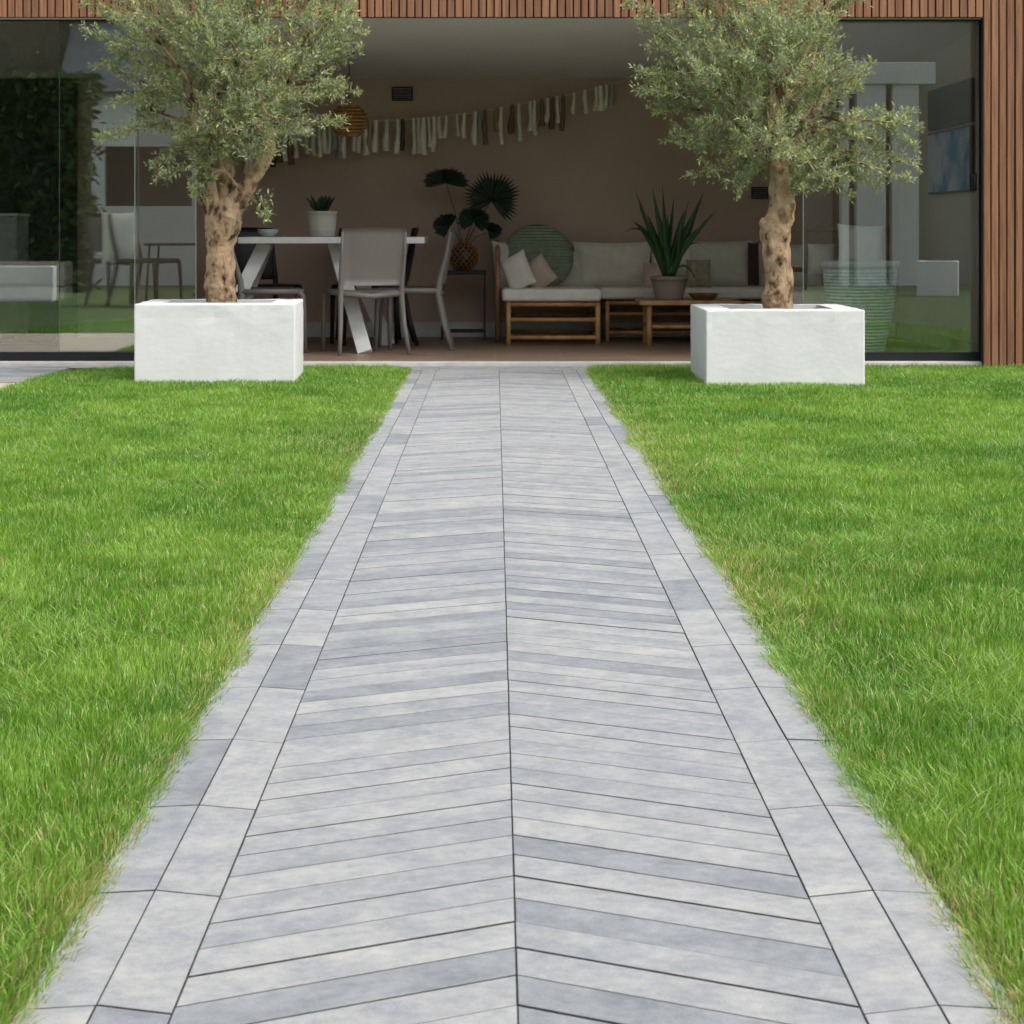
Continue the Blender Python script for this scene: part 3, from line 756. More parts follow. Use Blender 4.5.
def make_chair(m, label, grp):
    t = thing('dining_chair', label, 'chair', (0,0,0), 0, grp)
    # front is +Y
    s = MB(); vs = []; fs = []; n = 8
    for k, z in enumerate((0.442, 0.418)):
        for i in range(n+1):
            for j in range(n+1):
                u = -1+2*i/n; v = -1+2*j/n; w = 0.215+0.02*v
                vs.append((u*w, v*.215, z-0.014*(1-u*u)*(1-v*v)))
    q = (n+1)**2
    for k in (0, 1):
        for i in range(n):
            for j in range(n): a = k*q+i*(n+1)+j; f = (a, a+n+1, a+n+2, a+1); fs.append(f if k == 0 else f[::-1])
    E = [i*(n+1) for i in range(n+1)] + [n*(n+1)+j for j in range(1, n+1)] + [i*(n+1)+n for i in range(n-1, -1, -1)] + [j for j in range(n-1, 0, -1)]
    for a, b_ in zip(E, E[1:]+E[:1]): fs.append((a, a+q, b_+q, b_))
    s.add(vs, fs, True); s.build('seat', m, t)
    # backrest shell
    s = MB(); vs = []; fs = []; nz_ = 8
    for k in (0, 1):
        for i in range(n+1):
            for j in range(nz_+1):
                u = -1+2*i/n; f = j/nz_; z = 0.475+0.40*f; w = 0.20+0.025*f
                if j == nz_: z -= 0.006*u*u
                y_ = -0.235-0.075*f-0.03*(1-u*u)+(0.012 if k else 0)
                vs.append((u*w, y_, z))
    q = (n+1)*(nz_+1)
    for k in (0, 1):
        for i in range(n):
            for j in range(nz_): a = k*q+i*(nz_+1)+j; f = (a, a+nz_+1, a+nz_+2, a+1); fs.append(f if k == 0 else f[::-1])
    E = [i*(nz_+1) for i in range(n+1)] + [n*(nz_+1)+j for j in range(1, nz_+1)] + [i*(nz_+1)+nz_ for i in range(n-1, -1, -1)] + [j for j in range(nz_-1, 0, -1)]
    for a, b_ in zip(E, E[1:]+E[:1]): fs.append((a, b_, b_+q, a+q))
    s.add(vs, fs, True); s.build('backrest', m, t)
    for sx in (-1, 1):
        l = MB(); l.tube([(sx*.222, -.305, .845), (sx*.222, -.275, .68), (sx*.215, -.225, .50), (sx*.215, -.215, .40), (sx*.225, -.255, .2), (sx*.245, -.315, 0)], [.009,.013,.019,.021,.017,.014], 10, True, 1, 1.15); l.build('leg', m, t)
        l = MB(); l.tube([(sx*.232, .17, .425), (sx*.236, .205, .40), (sx*.238, .215, .30), (sx*.242, .225, 0)], [.02,.021,.018,.014], 10); l.build('leg', m, t)
    r_ = MB()
    for sx in (-1, 1): r_.tube([(sx*.216, -.215, .425), (sx*.232, .18, .425)], .021, 8)
    r_.tube([(-.2, .195, .418), (.2, .195, .418)], .017, 8); r_.tube([(-.2, -.215, .418), (0, -.235, .40), (.2, -.215, .418)], .02, 8)
    r_.build('seat_rail', m, t)
    return t
gG = 'warm grey resin chairs at the dining table'; gB = 'black resin chairs at the dining table'
cg = make_chair(M['grey_plastic'], 'grey resin dining chair seen from behind, nearest the path', gG)
cg.location = (-.915, 14.66, ZF); cg.rotation_euler.z = R(17)
c2 = copy_tree(cg); c2['label'] = 'grey resin dining chair in profile at the right end of the white table'; c2.location = (gx(409, 15.15), 15.10, ZF); c2.rotation_euler.z = R(90)
c3 = copy_tree(cg); c3['label'] = 'grey resin dining chair in profile behind the left olive trunk'; c3.location = (gx(270, 14.8), 14.85, ZF); c3.rotation_euler.z = R(-80)
cb = make_chair(M['black_plastic'], 'black dining chair at the far left of the white table', gB)
cb.location = (gx(262, 15.9), 15.85, ZF); cb.rotation_euler.z = R(-150)
c5 = copy_tree(cb); c5['label'] = 'black dining chair hidden behind the nearest grey chair'; c5.location = (gx(366, 16.0), 16.0, ZF); c5.rotation_euler.z = R(180)
c6 = copy_tree(cb); c6['label'] = 'black dining chair whose back shows past the right end of the table top'; c6.location = (gx(374, 15.8), 15.75, ZF); c6.rotation_euler.z = R(95)
# lounge pieces behind the left glass
c7 = copy_tree(cb); c7['label'] = 'dark garden chair across the lawn, mirrored in the left glass beside the tree'; c7['group'] = 'dark garden chairs mirrored in the left glass'
c7.location = (gx(146, 24.5), 3.0, -.016); c7.rotation_euler.z = R(-70); c7.scale = (1.2, 1.2, 1.25)
c8 = copy_tree(cb); c8['label'] = 'dark garden chair with a white throw, mirrored in the left glass'; c8['group'] = 'dark garden chairs mirrored in the left glass'
c8.location = (gx(120, 24.8), 2.7, -.016); c8.rotation_euler.z = R(-35); c8.scale = (1.2, 1.2, 1.25)
th_ = MB(); Mt = Matrix.Translation((gx(117,24.4), 3.06, .78)) @ Matrix.Rotation(R(4), 4, 'Z')
th_.pillow(.42, .62, .09, Mt)
tag(th_.build('throw', M['linen_white']), 'white throw draped over a garden chair, mirrored in the left glass', 'throw')
t = thing('garden_table', 'slim black garden table beside the dark garden chairs, mirrored in the left glass', 'table', (gx(182, 24.5), 3.0, -.016))
MB().box(-.42, .42, -.4, .4, .71, .74).build('tabletop', M['black_metal'], t, .004)
for sx in (-1, 1):
    for sy in (-1, 1): MB().tube([(sx*.36, sy*.34, .709), (sx*.40, sy*.37, 0)], .014, 8).build('leg', M['black_metal'], t)

t = thing('dining_table', 'white dining table with splayed slab legs under pot plant and bowl', 'table', (gx(336,15.2), 15.2, ZF))
hw = 0.655; dh = 0.46; zt = gz(237, 15.0)-ZF
MB().box(-hw, hw, -dh, dh, zt-.045, zt).build('tabletop', M['white_paint'], t, .006)
for (tx, ty, bx, by) in ((.01, -.22, .25, -.64), (-.49, -.22, -.83, -.52), (.05, .18, .36, .42), (-.52, .18, -.84, .42)):
    MB().beam((tx, ty, zt-.046), (bx, by, 0.004), .10, .05, (0,1,0)).build('leg', M['white_paint'], t, .004)
zT = zt+ZF
t = thing('bowl', 'small pale blue bowl on the left of the white dining table', 'bowl', (gx(268,15.1), 15.1, zT+.001))
MB().lathe([(.035,0),(.04,.004),(.066,.025),(.078,.055),(.074,.055),(.06,.026),(.03,.008)], n=28).build('shell', M['bowl'], t)
t = thing('potted_plant', 'small spiky agave in a cream pot on the white dining table', 'plant', (gx(322,15.2), 15.2, zT+.001))
MB().lathe([(.088,0),(.094,.01),(.100,.06),(.104,.13),(.106,.165),(.110,.168),(.110,.185),(.100,.185),(.098,.16),(.02,.155)], n=32).build('pot', M['pot_white'], t)
sp = []
for i in range(34):
    a = random.uniform(0, 6.28); e = random.uniform(.02, .15); sp.append(((math.cos(a)*.02, math.sin(a)*.02, .16), (math.cos(a)*e, math.sin(a)*e, .16+random.uniform(.06, .15)), .015, .03))
leaf_blades('leaves', t, sp, (.02, .05, .025))

# pendants
def pendant(label, px, py, Y, r, m, slatted, grp=None):
    c_ = at(px, py, Y); zc = zc0+(zc1-zc0)*(Y-13.72)/(YB-13.72)
    t = thing('pendant_lamp', label, 'lamp', (c_.x, Y, zc))
    d = c_.z-zc
    MB().tube([(0,0,d+r*.9), (0,0,-.03)], .004, 6).lathe([(.045,-.03),(.045,-.001)], n=16).build('cord', M['black_plastic'], t)
    s = MB()
    if slatted:
        for k in range(9):
            f = -0.9+1.8*k/8; rr = r*math.sqrt(1-f*f*.85); z = d+f*r*.85
            pts = [(rr*math.cos(a), rr*math.sin(a), z) for a in [i*math.pi/14 for i in range(29)]]
            s.tube(pts, .0085, 6, False)
        for k in range(10):
            a = k*math.pi/5; s.tube([(r*math.sqrt(1-f*f*.85)*math.cos(a)*.97, r*math.sqrt(1-f*f*.85)*math.sin(a)*.97, d+f*r*.85) for f in [-.9+1.8*i/8 for i in range(9)]], .004, 5, False)
    else:
        s.lathe([(r*math.sin(a)*1.0+.0001, d+r*math.cos(a)) for a in [R(95)-R(90)*i/12 for i in range(13)]], n=32)
    s.build('lamp_shade', m, t)
pendant('slatted orange rattan pendant lamp right of the left olive crown', 349, 121, 15.3, .135, M['rattan'], True)
pendant('pale grey dome pendant lamp half hidden by the left olive crown', 296, 134, 15.1, .125, M['linen_grey'], False)

# garland
sp_ = [(240,146),(275,138),(320,129),(372,121),(402,120),(440,117),(475,112.6),(522,104),(576,93),(622,81)]
def ystr(px):
    for (a, b_), (c_, d_) in zip(sp_, sp_[1:]):
        if a <= px <= c_: return b_+(d_-b_)*(px-a)/(c_-a)
    return sp_[-1][1]
YG = 16.62
t = thing('tassel_garland', 'garland of cream, brown and grey cloth tassels strung across the back wall', 'garland', at(430,118,YG))
o0 = at(430,118,YG)
MB().tube([at(a,b_,YG)-o0 for a, b_ in sp_]+[at(660,70,YB-.01)-o0], .003, 6).build('string', M['linen_grey'], t)
px = 246.0
cols_ = [(.88,.81,.68),(.88,.81,.68),(.85,.78,.66),(.80,.75,.63),(.88,.81,.68),(.86,.80,.66),(.20,.13,.09),(.10,.07,.05),(.36,.36,.33),(.40,.30,.22)]
while px < 622:
    top_ = at(px, ystr(px)-1, YG-.004)-o0; L = random.uniform(.17, .30); wd = random.uniform(.014, .027); cc = random.choice(cols_)
    V = []; Fc = []; nseg = 7; ph = random.uniform(0, 6)
    for k in range(nseg+1):
        f = k/nseg; sh = .010*math.sin(f*4+ph)*f; ww = wd*(.65+.6*f)*(1+.15*math.sin(f*9+ph)); yy = .006*math.sin(f*6+ph)
        V += [(top_.x-ww+sh, top_.y+yy, top_.z-L*f), (top_.x+sh, top_.y+yy-.012, top_.z-L*f-.004*(k == nseg)), (top_.x+ww+sh, top_.y+yy, top_.z-L*f), (top_.x+sh, top_.y+yy+.010, top_.z-L*f)]
    for k in range(nseg):
        for q in range(4): a = k*4+q; b_ = k*4+(q+1) % 4; Fc.append((a, b_, b_+4, a+4))
    C_ = np.tile(np.array([cc]), (len(V), 1))*random.uniform(.8, 1.1)
    raw('tassel', np.array(V), [np.array(Fc)], C_, M['tassel'], t, True)
    px += random.choice((4.6, 5.2, 5.8, 7.0, 5.0, 11.0))

# side table + vase + fan palm leaves
tx, ty = gx(463.5, 16.4), 16.4; ttop = gz(270.5, 16.4)
t = thing('side_table', 'thin black metal side table left of the sofa, under the wicker vase', 'table', (tx, ty, ZF)); hh = ttop-ZF
MB().box(-.18, .18, -.16, .16, hh-.03, hh).build('tabletop', M['black_metal'], t, .004)
for sx in (-1, 1):
    for sy in (-1, 1): MB().box(sx*.165-.008, sx*.165+.008, sy*.145-.008, sy*.145+.008, 0, hh-.03).build('leg', M['black_metal'], t)
MB().box(-.165,.165,-.151,-.139,.06,.075).box(-.165,.165,.139,.151,.06,.075).box(-.171,-.159,-.139,.139,.06,.075).box(.159,.171,-.139,.139,.06,.075).build('stretcher', M['black_metal'], t)
vz = ttop+.001
t = thing('vase', 'round wicker net vase holding fan palm leaves on the black side table', 'vase', (tx, ty, vz))
v_ = MB(); prof = [(.055,0),(.088,.03),(.112,.08),(.115,.12),(.098,.17),(.062,.205),(.05,.215)]
v_.lathe([(r*.93, z) for r, z in prof], n=28); v_.build('body', M['black_plastic'], t)
v2 = MB()
def prad(z):
    for (a, za), (b_, zb) in zip(prof, prof[1:]):
        if za <= z <= zb: return a+(b_-a)*(z-za)/(zb-za)
    return prof[-1][0]
for k in range(14):
    for s_ in (-1, 1):
        v2.tube([(prad(z)*math.cos(k*6.283/14+s_*z*9), prad(z)*math.sin(k*6.283/14+s_*z*9), z) for z in [.215*i/10 for i in range(11)]], .0042, 5, False)
v2.build('wicker_net', M['rattan'], t)
def fan(cx, cy, dy, rad, a0, a1, tilt, sq):
    c_ = at(cx, cy, ty+dy); spv = []
    n = 34
    for i in range(n):
        a = R(a0+(a1-a0)*i/(n-1)); rr = rad*random.uniform(.88, 1.05)
        spv.append((c_, c_+Vector((math.cos(a)*rr, random.uniform(-.02,.02)+tilt*rr, math.sin(a)*rr*sq)), .004, .030))
    return spv, c_
tp_ = thing('palm_bouquet', 'dark green fan palm leaves standing in the wicker vase', 'plant', (tx, ty, vz+.16)); org = Vector((tx, ty, vz+.16))
for cx, cy, dy, rad, a0, a1, tilt, sq in ((446,182,0,.19,-25,205,-.3,.62),(492,200,.05,.23,-55,215,-.25,1.0),(449,226,-.1,.13,60,250,-.4,.8),(474,220,-.12,.14,-60,230,-.4,.8),(490,231,.1,.10,-90,120,-.3,.7)):
    spv, c_ = fan(cx, cy, dy, rad, a0, a1, tilt, sq)
    lf = leaf_blades('fan_leaf', tp_, [(Vector(a)-org, Vector(b_)-org, s_, w) for a, b_, s_, w in spv], (.012, .032, .018))
    st = MB(); st.tube([Vector((0,0,0)), ((c_-org)*.5)+Vector((0,0,.03)), c_-org], .004, 6); st.build('stem', M['leafdark'], lf)
    ca = lf.children[0].data.attributes.new('col', 'FLOAT_COLOR', 'POINT'); ca.data.foreach_set('color', np.tile(np.array([.10,.07,.03,1], dtype=np.float32), len(lf.children[0].data.vertices)))

# sofa: bamboo frame, chaise + seat
def bam(b_, p, q, r=.018): b_.tube([p, Vector(p).lerp(Vector(q), .5), q], [r, r*.97, r], 10)
sx0, sx1 = .075, 2.62
t = thing('corner_sofa', 'low bamboo corner sofa with pale cushions along the back wall', 'sofa', (1.2, 16.2, ZF)); O = Vector((1.2, 16.2, ZF))
fz = gz(303, 15.62)-ZF
def fbox(x0, x1, y0, y1, ztop, rails, name, r=.019):
    f_ = MB()
    for x in (x0, x1):
        for y_ in (y0, y1): bam(f_, Vector((x, y_, ZF))-O, Vector((x, y_, ztop+ZF))-O, r)
    for z in rails:
        bam(f_, Vector((x0, y0, z+ZF))-O, Vector((x1, y0, z+ZF))-O, r*.85); bam(f_, Vector((x0, y1, z+ZF))-O, Vector((x1, y1, z+ZF))-O, r*.85)
        for x in (x0, x1): bam(f_, Vector((x, y0, z+ZF))-O, Vector((x, y1, z+ZF))-O, r*.85)
    k = x0+.08
    while k < x1-.04: bam(f_, Vector((k, y0, ztop+ZF-.01))-O, Vector((k, y1, ztop+ZF-.01))-O, .010); k += .09
    return f_.build(name, M['bamboo'], t)
fbox(.10, .765, 15.62, 16.55, fz, (fz-.012, fz-.125, .055), 'chaise_frame')
fbox(.86, 2.55, 16.08, 16.68, fz-.01, (fz-.015, fz-.10, .07), 'seat_frame', .017)
ar = MB()
bam(ar, Vector((.02, 15.95, ZF))-O, Vector((.02, 15.95, gz(250,16.0)))-O, .02); bam(ar, Vector((.02, 16.68, ZF))-O, Vector((.02, 16.68, .80))-O, .02)
bam(ar, Vector((.02, 15.95, gz(252,16.0)))-O, Vector((.02, 16.68, .79))-O, .018); bam(ar, Vector((.02, 15.95, .40))-O, Vector((.02, 16.68, .40))-O, .016)
for z in (.5, .62, .74): bam(ar, Vector((.0, 16.70, z))-O, Vector((2.55, 16.70, z))-O, .014)
ar.build('arm_frame', M['bamboo_dark'], t)
zs0 = gz(301.5, 15.6); zs1 = gz(289, 15.6)
MB().box(.05-O.x, .79-O.x, 15.59-O.y, 16.62-O.y, zs0-ZF, zs1-ZF).build('chaise_cushion', M['linen_white'], t, .028, 4)
MB().box(.80-O.x, 2.60-O.x, 16.04-O.y, 16.66-O.y, zs0-ZF-.0, zs1-ZF-.005).build('seat_cushion', M['linen'], t, .028, 4)
def cush(label, name, px0, px1, py0, py1, Y, th, m, lean=8, rz=0, roll=0, cat='cushion', grp=None):
    a = at(px0, py0, Y); b_ = at(px1, py1, Y); w = b_.x-a.x; h = a.z-b_.z
    c_ = (a+b_)/2
    p = MB(); p.pillow(w, h, th, Matrix.Identity(4))
    o = p.build(name, m); o.location = c_; o.rotation_euler = Euler((R(-lean), R(roll), R(rz))); return tag(o, label, cat, grp)
gc = 'square linen back cushions along the sofa'
cush('square pale linen back cushion right of the round sage cushion', 'cushion', 573, 652, 241, 289, 16.52, .17, M['linen'], 12, grp=gc)
cush('square pale linen back cushion behind the strappy potted plant', 'cushion', 650, 694, 245, 288, 16.55, .15, M['linen'], 12, grp=gc)
cush('square grey linen back cushion right of the strappy potted plant', 'cushion', 688, 753, 240, 288, 16.52, .17, M['linen_grey'], 12, grp=gc)
cush('linen back cushion at the right end of the sofa by the olive trunk', 'cushion', 757, 822, 243, 288, 16.52, .16, M['linen'], 12, grp=gc)
cush('pale cushion tucked in the left corner of the sofa', 'cushion', 493, 515, 240, 290, 16.35, .14, M['linen_grey'], 14, 20)
cush('grey cushion between the round sage cushion and the pale linen one', 'cushion', 556, 582, 250, 289, 16.50, .12, M['linen_grey'], 12)
cush('dark maroon narrow cushion wedged between two linen back cushions', 'cushion', 748, 759, 242, 286, 16.40, .07, M['maroon'], 3)
cush('small mottled sand scatter cushion right of the plant pot', 'cushion', 686, 711, 259, 288, 16.25, .10, M['pattern'], 14)
cush('small beige scatter cushion left of the plant pot', 'cushion', 643, 668, 262, 289, 16.3, .10, M['blush'], 14)
cush('white scatter cushion leaning in front of the round sage cushion', 'cushion', 503, 532, 252, 292, 15.95, .13, M['linen_white'], 22, -15, -28)
cush('blush beige scatter cushion leaning beside the white one', 'cushion', 522, 553, 257, 292, 16.07, .13, M['blush'], 26, -10, -38)
rd = MB(); r0 = .275; n = 40; prof_ = [(.0001,.035),(.12,.034),(.22,.030),(.262,.018),(.275,0),(.262,-.018),(.22,-.030),(.12,-.034),(.0001,-.035)]
rd.lathe(prof_, n=48)
o = rd.build('round_cushion', M['sage']); o.location = (gx(538,16.33), 16.33, .675); o.rotation_euler = (R(90-22), 0, 0)
tag(o, 'round sage green ribbed cushion standing at the left end of the sofa', 'cushion')

# coffee table + pot plant + dish
t = thing('coffee_table', 'low bamboo coffee table in front of the sofa carrying a potted plant', 'table', (gx(690,15.5), 15.72, ZF))
hz_ = gz(300.5, 15.5)-ZF; hwd = .375
MB().box(-hwd, hwd, -.26, .26, hz_-.035, hz_).build('tabletop', M['bamboo'], t, .008)
for sx in (-1, 1):
    for sy in (-1, 1):
        b_ = MB(); bam(b_, (sx*.30, sy*.21, 0), (sx*.30, sy*.21, hz_-.036), .021); b_.build('leg', M['bamboo'], t)
b_ = MB()
for sy in (-1, 1): bam(b_, (-.28, sy*.21, .14), (.28, sy*.21, .14), .014)
for sx in (-1, 1): bam(b_, (sx*.30, -.19, .14), (sx*.30, .19, .14), .014)
b_.build('stretcher', M['bamboo'], t)
ztc = hz_+ZF
t = thing('potted_plant', 'tall strappy green plant in a taupe pot on the bamboo coffee table', 'plant', (gx(669,15.7), 15.68, ztc+.001))
MB().lathe([(.10,0),(.104,.008),(.128,.12),(.134,.145),(.142,.148),(.144,.175),(.132,.175),(.125,.15),(.01,.145)], n=32).build('pot', M['pot_grey'], t)
sp = []; px2 = lambda x: (x-669)*15.7/F; pz2 = lambda y: gz(y, 15.7)-ztc
for (x, y_, ar_, w) in ((634,190,.02,.035),(651,187,0,.04),(663,192,0,.04),(661,184,0,.03),(674,197,0,.035),(705,190,.01,.045),(692,215,.02,.05),(716,210,.05,.03),(633,222,.09,.045),(619,238,.20,.018),(708,252,.16,.016),(700,288,.14,.018),(684,209,.01,.055),(646,212,.0,.05),(698,228,.06,.04),(656,205,0,.05),(668,215,0,.05),(643,235,.05,.04),(680,225,0,.06),(688,200,.0,.035),(700,205,.01,.03),(650,225,.0,.05),(676,235,0,.05),(639,205,.01,.03)):
    sp.append(((random.uniform(-.03,.03), random.uniform(-.03,.03), .14), (px2(x), random.uniform(-.14,.10), pz2(y_)), ar_, w))
lf = leaf_blades('leaves', t, sp, (.028, .085, .022), seg=9)
t = thing('dish', 'shallow brown wooden dish on the bamboo coffee table', 'dish', (gx(703,15.65), 15.62, ztc+.001))
MB().lathe([(.07,0),(.075,.004),(.105,.035),(.118,.048),(.112,.048),(.09,.02),(.03,.012)], n=28).build('shell', M['brown_wood'], t)

# big ribbed pot inside right glass
t = thing('ribbed_pot', 'large sea green ribbed pot with pale rim behind the right glass', 'pot', (gx(860,14.35), 14.35, ZF)); t.scale = (.957, .957, 1)
ph_ = gz(261, 14.35)-ZF; s_ = MB(); pr = [(.155,0),(.165,.01)]
for i in range(40):
    f = i/39; r_ = .165+.095*math.sin(f*math.pi/2*.95)**.9; pr.append((r_+(.004 if i % 2 else 0), .015+(ph_-.07)*f))
pr += [(.245, ph_-.05)]
s_.lathe(pr, n=48).build('body', M['teal_pot'], t)
MB().lathe([(.245,ph_-.05),(.275,ph_-.045),(.282,ph_-.02),(.278,ph_),(.25,ph_),(.243,ph_-.02),(.24,ph_-.1),(.01,ph_-.1)], n=48).build('rim', M['white_paint'], t)

# armchair right, behind pot
t = thing('armchair', 'bamboo lounge chair behind the large sea green pot', 'armchair', (gx(836,15.05), 15.05, ZF), R(-20))
f_ = MB()
for sx in (-1, 1):
    bam(f_, (sx*.30, -.28, 0), (sx*.30, -.28, .60), .018); bam(f_, (sx*.30, .30, 0), (sx*.30, .42, .90), .018); bam(f_, (sx*.30, -.30, .58), (sx*.30, .36, .56), .018); bam(f_, (sx*.30, -.28, .28), (sx*.30, .33, .28), .015)
bam(f_, (-.30, -.28, .30), (.30, -.28, .30), .016); bam(f_, (-.30, .41, .86), (.30, .41, .86), .016); bam(f_, (-.30, .33, .30), (.30, .33, .30), .016)
f_.build('frame', M['bamboo_dark'], t)
MB().box(-.27, .27, -.27, .30, .30, .42).build('seat_cushion', M['linen'], t, .03, 4)
cush('pale cushion leaning upright above the large sea green pot', 'cushion', 837, 884, 224, 268, 14.85, .12, M['linen_white'], 14, 5, 3)
cush('pale cushion low on the bamboo lounge chair', 'cushion', 808, 838, 243, 275, 15.15, .12, M['linen_grey'], 14)
# side wall picture + screen
Xw = XR+.020
def wallpanel(name, label, cat, ya, yb, z0, z1, m, frame=None):
    t = thing(name, label, cat, (Xw, (ya+yb)/2, z0)); d = (yb-ya)/2; h = z1-z0
    MB().box(-.035, -.002, -d, d, 0, h).build('frame', M['black_plastic'], t, .003)
    MB().box(-.040, -.0352, -d+.015, d-.015, .015, h-.015).build('face', m, t)
Yn, Yf_ = XR*F/(972-VX), XR*F/(930-VX)
wallpanel('wall_screen', 'dark flat screen hung high on the right side wall', 'screen', Yn, Yf_, gz(123,14.3), gz(80,14.3), M['black_plastic'])
wallpanel('wall_picture', 'blue and lavender picture hung under the dark screen on the right wall', 'picture', Yn, Yf_, gz(192,14.3), gz(126,14.3), M['canvas'])
# lounge seat + cabinet behind left glass
t = thing('lounge_chair', 'white box shaped lounge seat on thin black sled legs behind the left glass', 'lounge chair', (gx(22,15.6), 15.6, ZF), R(6))
MB().box(-.38, .34, -.30, .34, .34, .44).build('seat', M['linen_white'], t, .03, 4)
MB().box(.26, .34, -.30, .34, .441, .62).build('armrest', M['linen_white'], t, .02, 3)
MB().box(-.38, .255, .24, .34, .441, .62).build('backrest', M['linen_white'], t, .02, 3)
l_ = MB()
for sy in (-.22, .24): MB().tube([(.22, sy, .338), (.27, sy, .012), (-.32, sy, .012), (-.27, sy, .338)], .009, 8).build('sled_leg', M['black_metal'], t)
M['pale_green'] = mat('pale_green_lacquer', (0.36, 0.42, 0.35), 0.5)
t = thing('cabinet', 'pale green cabinet at the left end of the back wall', 'cabinet', (gx(-4,16.5), 16.55, ZF))
MB().box(-.24, .20, -.22, .22, .04, .96).build('body', M['pale_green'], t, .004); MB().box(-.25, .21, -.23, .22, .962, .985).build('top', M['skirt'], t, .003)
MB().box(-.22, -.012, -.235, -.2205, .06, .94).build('door', M['pale_green'], t, .003); MB().box(-.006, .19, -.235, -.2205, .06, .94).build('door', M['pale_green'], t, .003)
MB().box(-.20,.18,-.2,.2,0,.039).build('plinth', M['black_plastic'], t)

# ------------------------------------------------------------------ what the glass reflects: far end of the garden
YM = 27.5
def mx_(px, Yp): return (px-VX)*Yp/F
# white house
h = thing('house', 'white rendered house across the garden, mirrored in the glass doors', 'house', (0, -9, 0))
hb = MB()
hy = YM-33.3        # facade plane (y = -5.8)
x0, x1 = mx_(78,33.3), mx_(240,33.3)
wz0, wz1, wx0, wx1 = gz(206,33.3), gz(146,33.3), mx_(103,33.3), mx_(190,33.3)
O = Vector((0,-9,0))
def hbx(b_, xa, xb, ya, yb, za, zb): b_.box(xa-O.x, xb-O.x, ya-O.y, yb-O.y, za, zb)
zt_ = gz(92,33.3)
hbx(hb, x0, wx0, hy-3, hy, -.02, zt_); hbx(hb, wx1, x1+3, hy-3, hy, -.02, zt_); hbx(hb, wx0, wx1, hy-3, hy, -.02, wz0); hbx(hb, wx0, wx1, hy-3, hy, wz1, zt_)
M['house_white'] = mat('white_house_render', (0.86, 0.86, 0.84), 0.9, (0.82, 0.82, 0.80), 3)
hb.build('wall', M['house_white'], h)
b_ = MB(); hbx(b_, wx0+.001, wx1-.001, hy-.12, hy-.08, wz0+.001, wz1-.001); w_ = b_.build('window', M['frame'], h)
M['slate'] = mat('blue_grey_slate', (0.12, 0.14, 0.16), 0.8, (0.08, 0.09, 0.11), 6)
b_ = MB(); b_.add([(x0-.3,hy+.3-O.y,zt_),(x1+3.2,hy+.3-O.y,zt_),(x1+3.2,hy-3-O.y,zt_+3.2),(x0-.3,hy-3-O.y,zt_+3.2),(x0-.3,hy-3-O.y,zt_),(x1+3.2,hy-3-O.y,zt_)], [(0,1,2,3),(0,3,4),(1,5,2),(3,2,5,4),(0,4,5,1)]); b_.build('roof', M['slate'], h)
# portico house on the other side
h2 = thing('house', 'grey beige house with a white pillared porch across the garden, mirrored in the right glass', 'house', (6, -9, 0)); O = Vector((6,-9,0))
M['beige_wall'] = mat('grey_beige_render', (0.30, 0.28, 0.25), 0.9, (0.27, 0.25, 0.225), 3)
b_ = MB(); hbx(b_, 2.2, 13, hy-5, hy-1.2, -.02, 6.2); b_.build('wall', M['beige_wall'], h2)
M['house_dark'] = mat('dark_window_opening', (0.015, 0.02, 0.02), 0.3)
b_ = MB(); hbx(b_, mx_(838,34), mx_(925,34), hy-1.19, hy-1.12, 0, 3.0); b_.build('window', M['house_dark'], h2)
for pa, pb in ((843,850),(858,887),(893.5,920)):
    b_ = MB(); hbx(b_, mx_(pa,33.3), mx_(pb,33.3), hy-.3, hy, -.02, gz(84,33.3)); b_.build('pillar', M['house_white'], h2, .01)
b_ = MB(); hbx(b_, mx_(800,33.3), mx_(936,33.3), hy-.9, hy+.05, gz(84,33.3)+.001, gz(62,33.3)); b_.build('beam', M['house_white'], h2, .01)
# far planters
def far_planter(label, xa, xb, ya, yb, hgt, rz=0):
    t = thing('planter', label, 'planter', ((xa+xb)/2, (ya+yb)/2, -.02), rz); w, d = (xb-xa)/2, (yb-ya)/2
    b = MB().box(-w, w, -d, -d+.07, 0, hgt).box(-w, w, d-.07, d, 0, hgt).box(-w, -w+.07, -d+.0701, d-.0701, 0, hgt).box(w-.07, w, -d+.0701, d-.0701, 0, hgt)
    b.build('box', M['white_render'], t, .006); MB().box(-w+.071, w-.071, -d+.071, d-.071, .02, hgt-.05).build('soil', M['soil'], t)
far_planter('white planter beyond the right lawn, mirrored low in the right glass', 5.78, 6.32, -1.4, -.8, .47, R(14))
far_planter('white planter beyond the left lawn, mirrored low in the left glass', -6.35, -5.55, .8, 1.5, .44, R(-8))
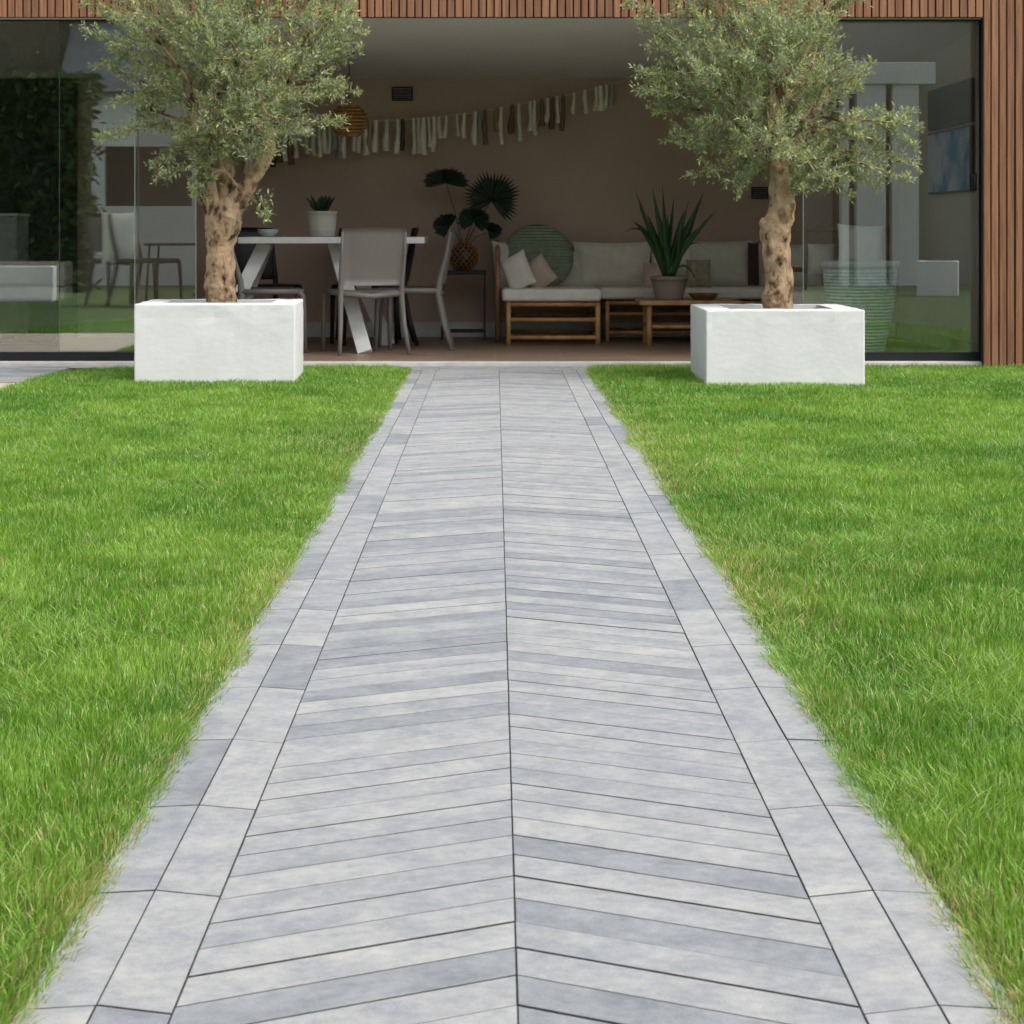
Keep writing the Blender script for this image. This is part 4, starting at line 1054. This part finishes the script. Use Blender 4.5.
# hedge: leaf clumps on a solid core
def leafmass(name, label, cat, cx, cy, w, d, z0, z1, n, col, size=.10, round_=False, par=None):
    t = thing(name, label, cat, (cx, cy, z0))
    if round_:
        u = rng.normal(size=(n,3)); u /= np.linalg.norm(u, axis=1, keepdims=True); rad = .55+.5*rng.random((n,1))
        lump = 1+.25*np.sin(u[:, :1]*5+u[:, 1:2]*4+cx)*np.cos(u[:, 2:3]*6)
        P = u*rad*lump*np.array([w/2, d/2, (z1-z0)/2])+np.array([0,0,(z1-z0)*.5+ (z1-z0)*.12])
    else:
        P = (rng.random((n,3))-.5)*np.array([w, d, 0])+np.array([0,0,1])*rng.random((n,1))*(z1-z0)
        P += rng.normal(0, .05, (n,3)); fy = rng.random(n) < .6; P[fy, 1] = d/2+rng.normal(0, .06, fy.sum())
        P[~fy & (rng.random(n) < .5), 2] = (z1-z0)
        P[:, 2] = np.clip(P[:, 2], 0.03, None)+rng.normal(0,.05,n)*(P[:,2] > (z1-z0)*.95)
    d1 = rng.normal(size=(n,3)); d1 /= np.linalg.norm(d1, axis=1, keepdims=True); d2 = np.cross(d1, rng.normal(size=(n,3))); d2 /= np.linalg.norm(d2, axis=1, keepdims=True)
    s = size*(.5+rng.random((n,1)))
    V = np.stack([P-d1*s, P+d2*s*.4, P+d1*s, P-d2*s*.4], 1)
    c = np.array([col])*(.5+1.0*rng.random((n,1)))
    raw('crown' if round_ else 'foliage', V.reshape(-1,3), [np.arange(n*4).reshape(-1,4)], np.repeat(c, 4, axis=0), M['grass_hedge'], t)
    b = MB()
    if round_:
        vs_ = []; nn_ = 24; hh_ = (z1-z0)
        cb_ = MB(); cb_.lathe([(max(.02, w*.34*math.sin(math.pi*i/12))*(1+.12*math.sin(i*2.1)), hh_*(.22+.74*i/12)) for i in range(13)], n=18); cb_.build('sky_block_core', M['hedgecore'], t)  # solid dark core added to stop bright sky showing through the crown
    if round_: b.tube([(0,0,-z0-.02), (.05,0,(z1-z0)*.3), (0,.05,(z1-z0)*.75)], [.16,.12,.05], 10)
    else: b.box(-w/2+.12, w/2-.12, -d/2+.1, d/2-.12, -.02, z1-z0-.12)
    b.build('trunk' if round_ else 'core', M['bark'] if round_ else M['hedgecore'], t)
M['hedgecore'] = mat('leafmass_core_dark', (0.012, 0.018, 0.008), 1.0)
leafmass('hedge', 'tall dark clipped hedge across the garden, mirrored in the left glass', 'hedge', -8.4, -2.8, 5.2, 1.0, 0, 3.0, 26000, (.05,.09,.02), .09)
leafmass('tree', 'broad dark tree rising behind the clipped hedge', 'tree', -9.6, -8.0, 8.0, 5, 1.0, 9.5, 20000, (.018,.035,.014), .22, True)
leafmass('tree', 'dark rounded tree behind the white house roof', 'tree', -3.2, -13.0, 6.0, 5, 1.5, 10.5, 12000, (.018,.035,.014), .26, True)
leafmass('tree', 'tall green tree right of the pillared porch', 'tree', 9.6, -4.2, 2.6, 2.6, 0.6, 3.6, 9000, (.05,.09,.03), .12, True)

# ------------------------------------------------------------------ camera, light, world
cam = bpy.data.cameras.new('camera'); co = bpy.data.objects.new('camera', cam); COL.objects.link(co)
co.location = (0, 0, H); co.rotation_euler = (R(90), 0, 0)
cam.sensor_width = 36; cam.lens = F/1024*36; cam.shift_x = (512-VX)/1024; cam.shift_y = -(512-VY)/1024
cam.clip_end = 500; cam.clip_start = .05
cam.dof.use_dof = True; cam.dof.focus_distance = 5.6; cam.dof.aperture_fstop = 20.0
scn.camera = co
ELEV, AZ = R(56), R(125)        # azimuth measured clockwise from +Y: sun behind the camera, to the right
w = bpy.data.worlds.new('World'); scn.world = w; w.use_nodes = True; nt = w.node_tree
sky = nt.nodes.new('ShaderNodeTexSky'); sky.sky_type = 'NISHITA'; sky.sun_disc = False; sky.sun_elevation = ELEV; sky.sun_rotation = AZ
sky.air_density = 1.0; sky.dust_density = 3.0; sky.ozone_density = 0.6
hsv = nt.nodes.new('ShaderNodeHueSaturation'); hsv.inputs['Saturation'].default_value = 0.35; nt.links.new(sky.outputs[0], hsv.inputs['Color']); nt.links.new(hsv.outputs[0], nt.nodes['Background'].inputs['Color']); nt.nodes['Background'].inputs['Strength'].default_value = 0.15
sun = bpy.data.lights.new('sun', 'SUN'); sun.energy = 1.0; sun.angle = R(45); sun.color = (1, .95, .88)
so = bpy.data.objects.new('sun', sun); COL.objects.link(so)
d = Vector((math.sin(AZ)*math.cos(ELEV), math.cos(AZ)*math.cos(ELEV), math.sin(ELEV)))
so.rotation_euler = d.to_track_quat('Z', 'Y').to_euler(); so.location = d*30
vs = scn.view_settings; vs.view_transform = 'Standard'; vs.look = 'None'; vs.exposure = 0.74; vs.gamma = 1; vs.use_curve_mapping = False
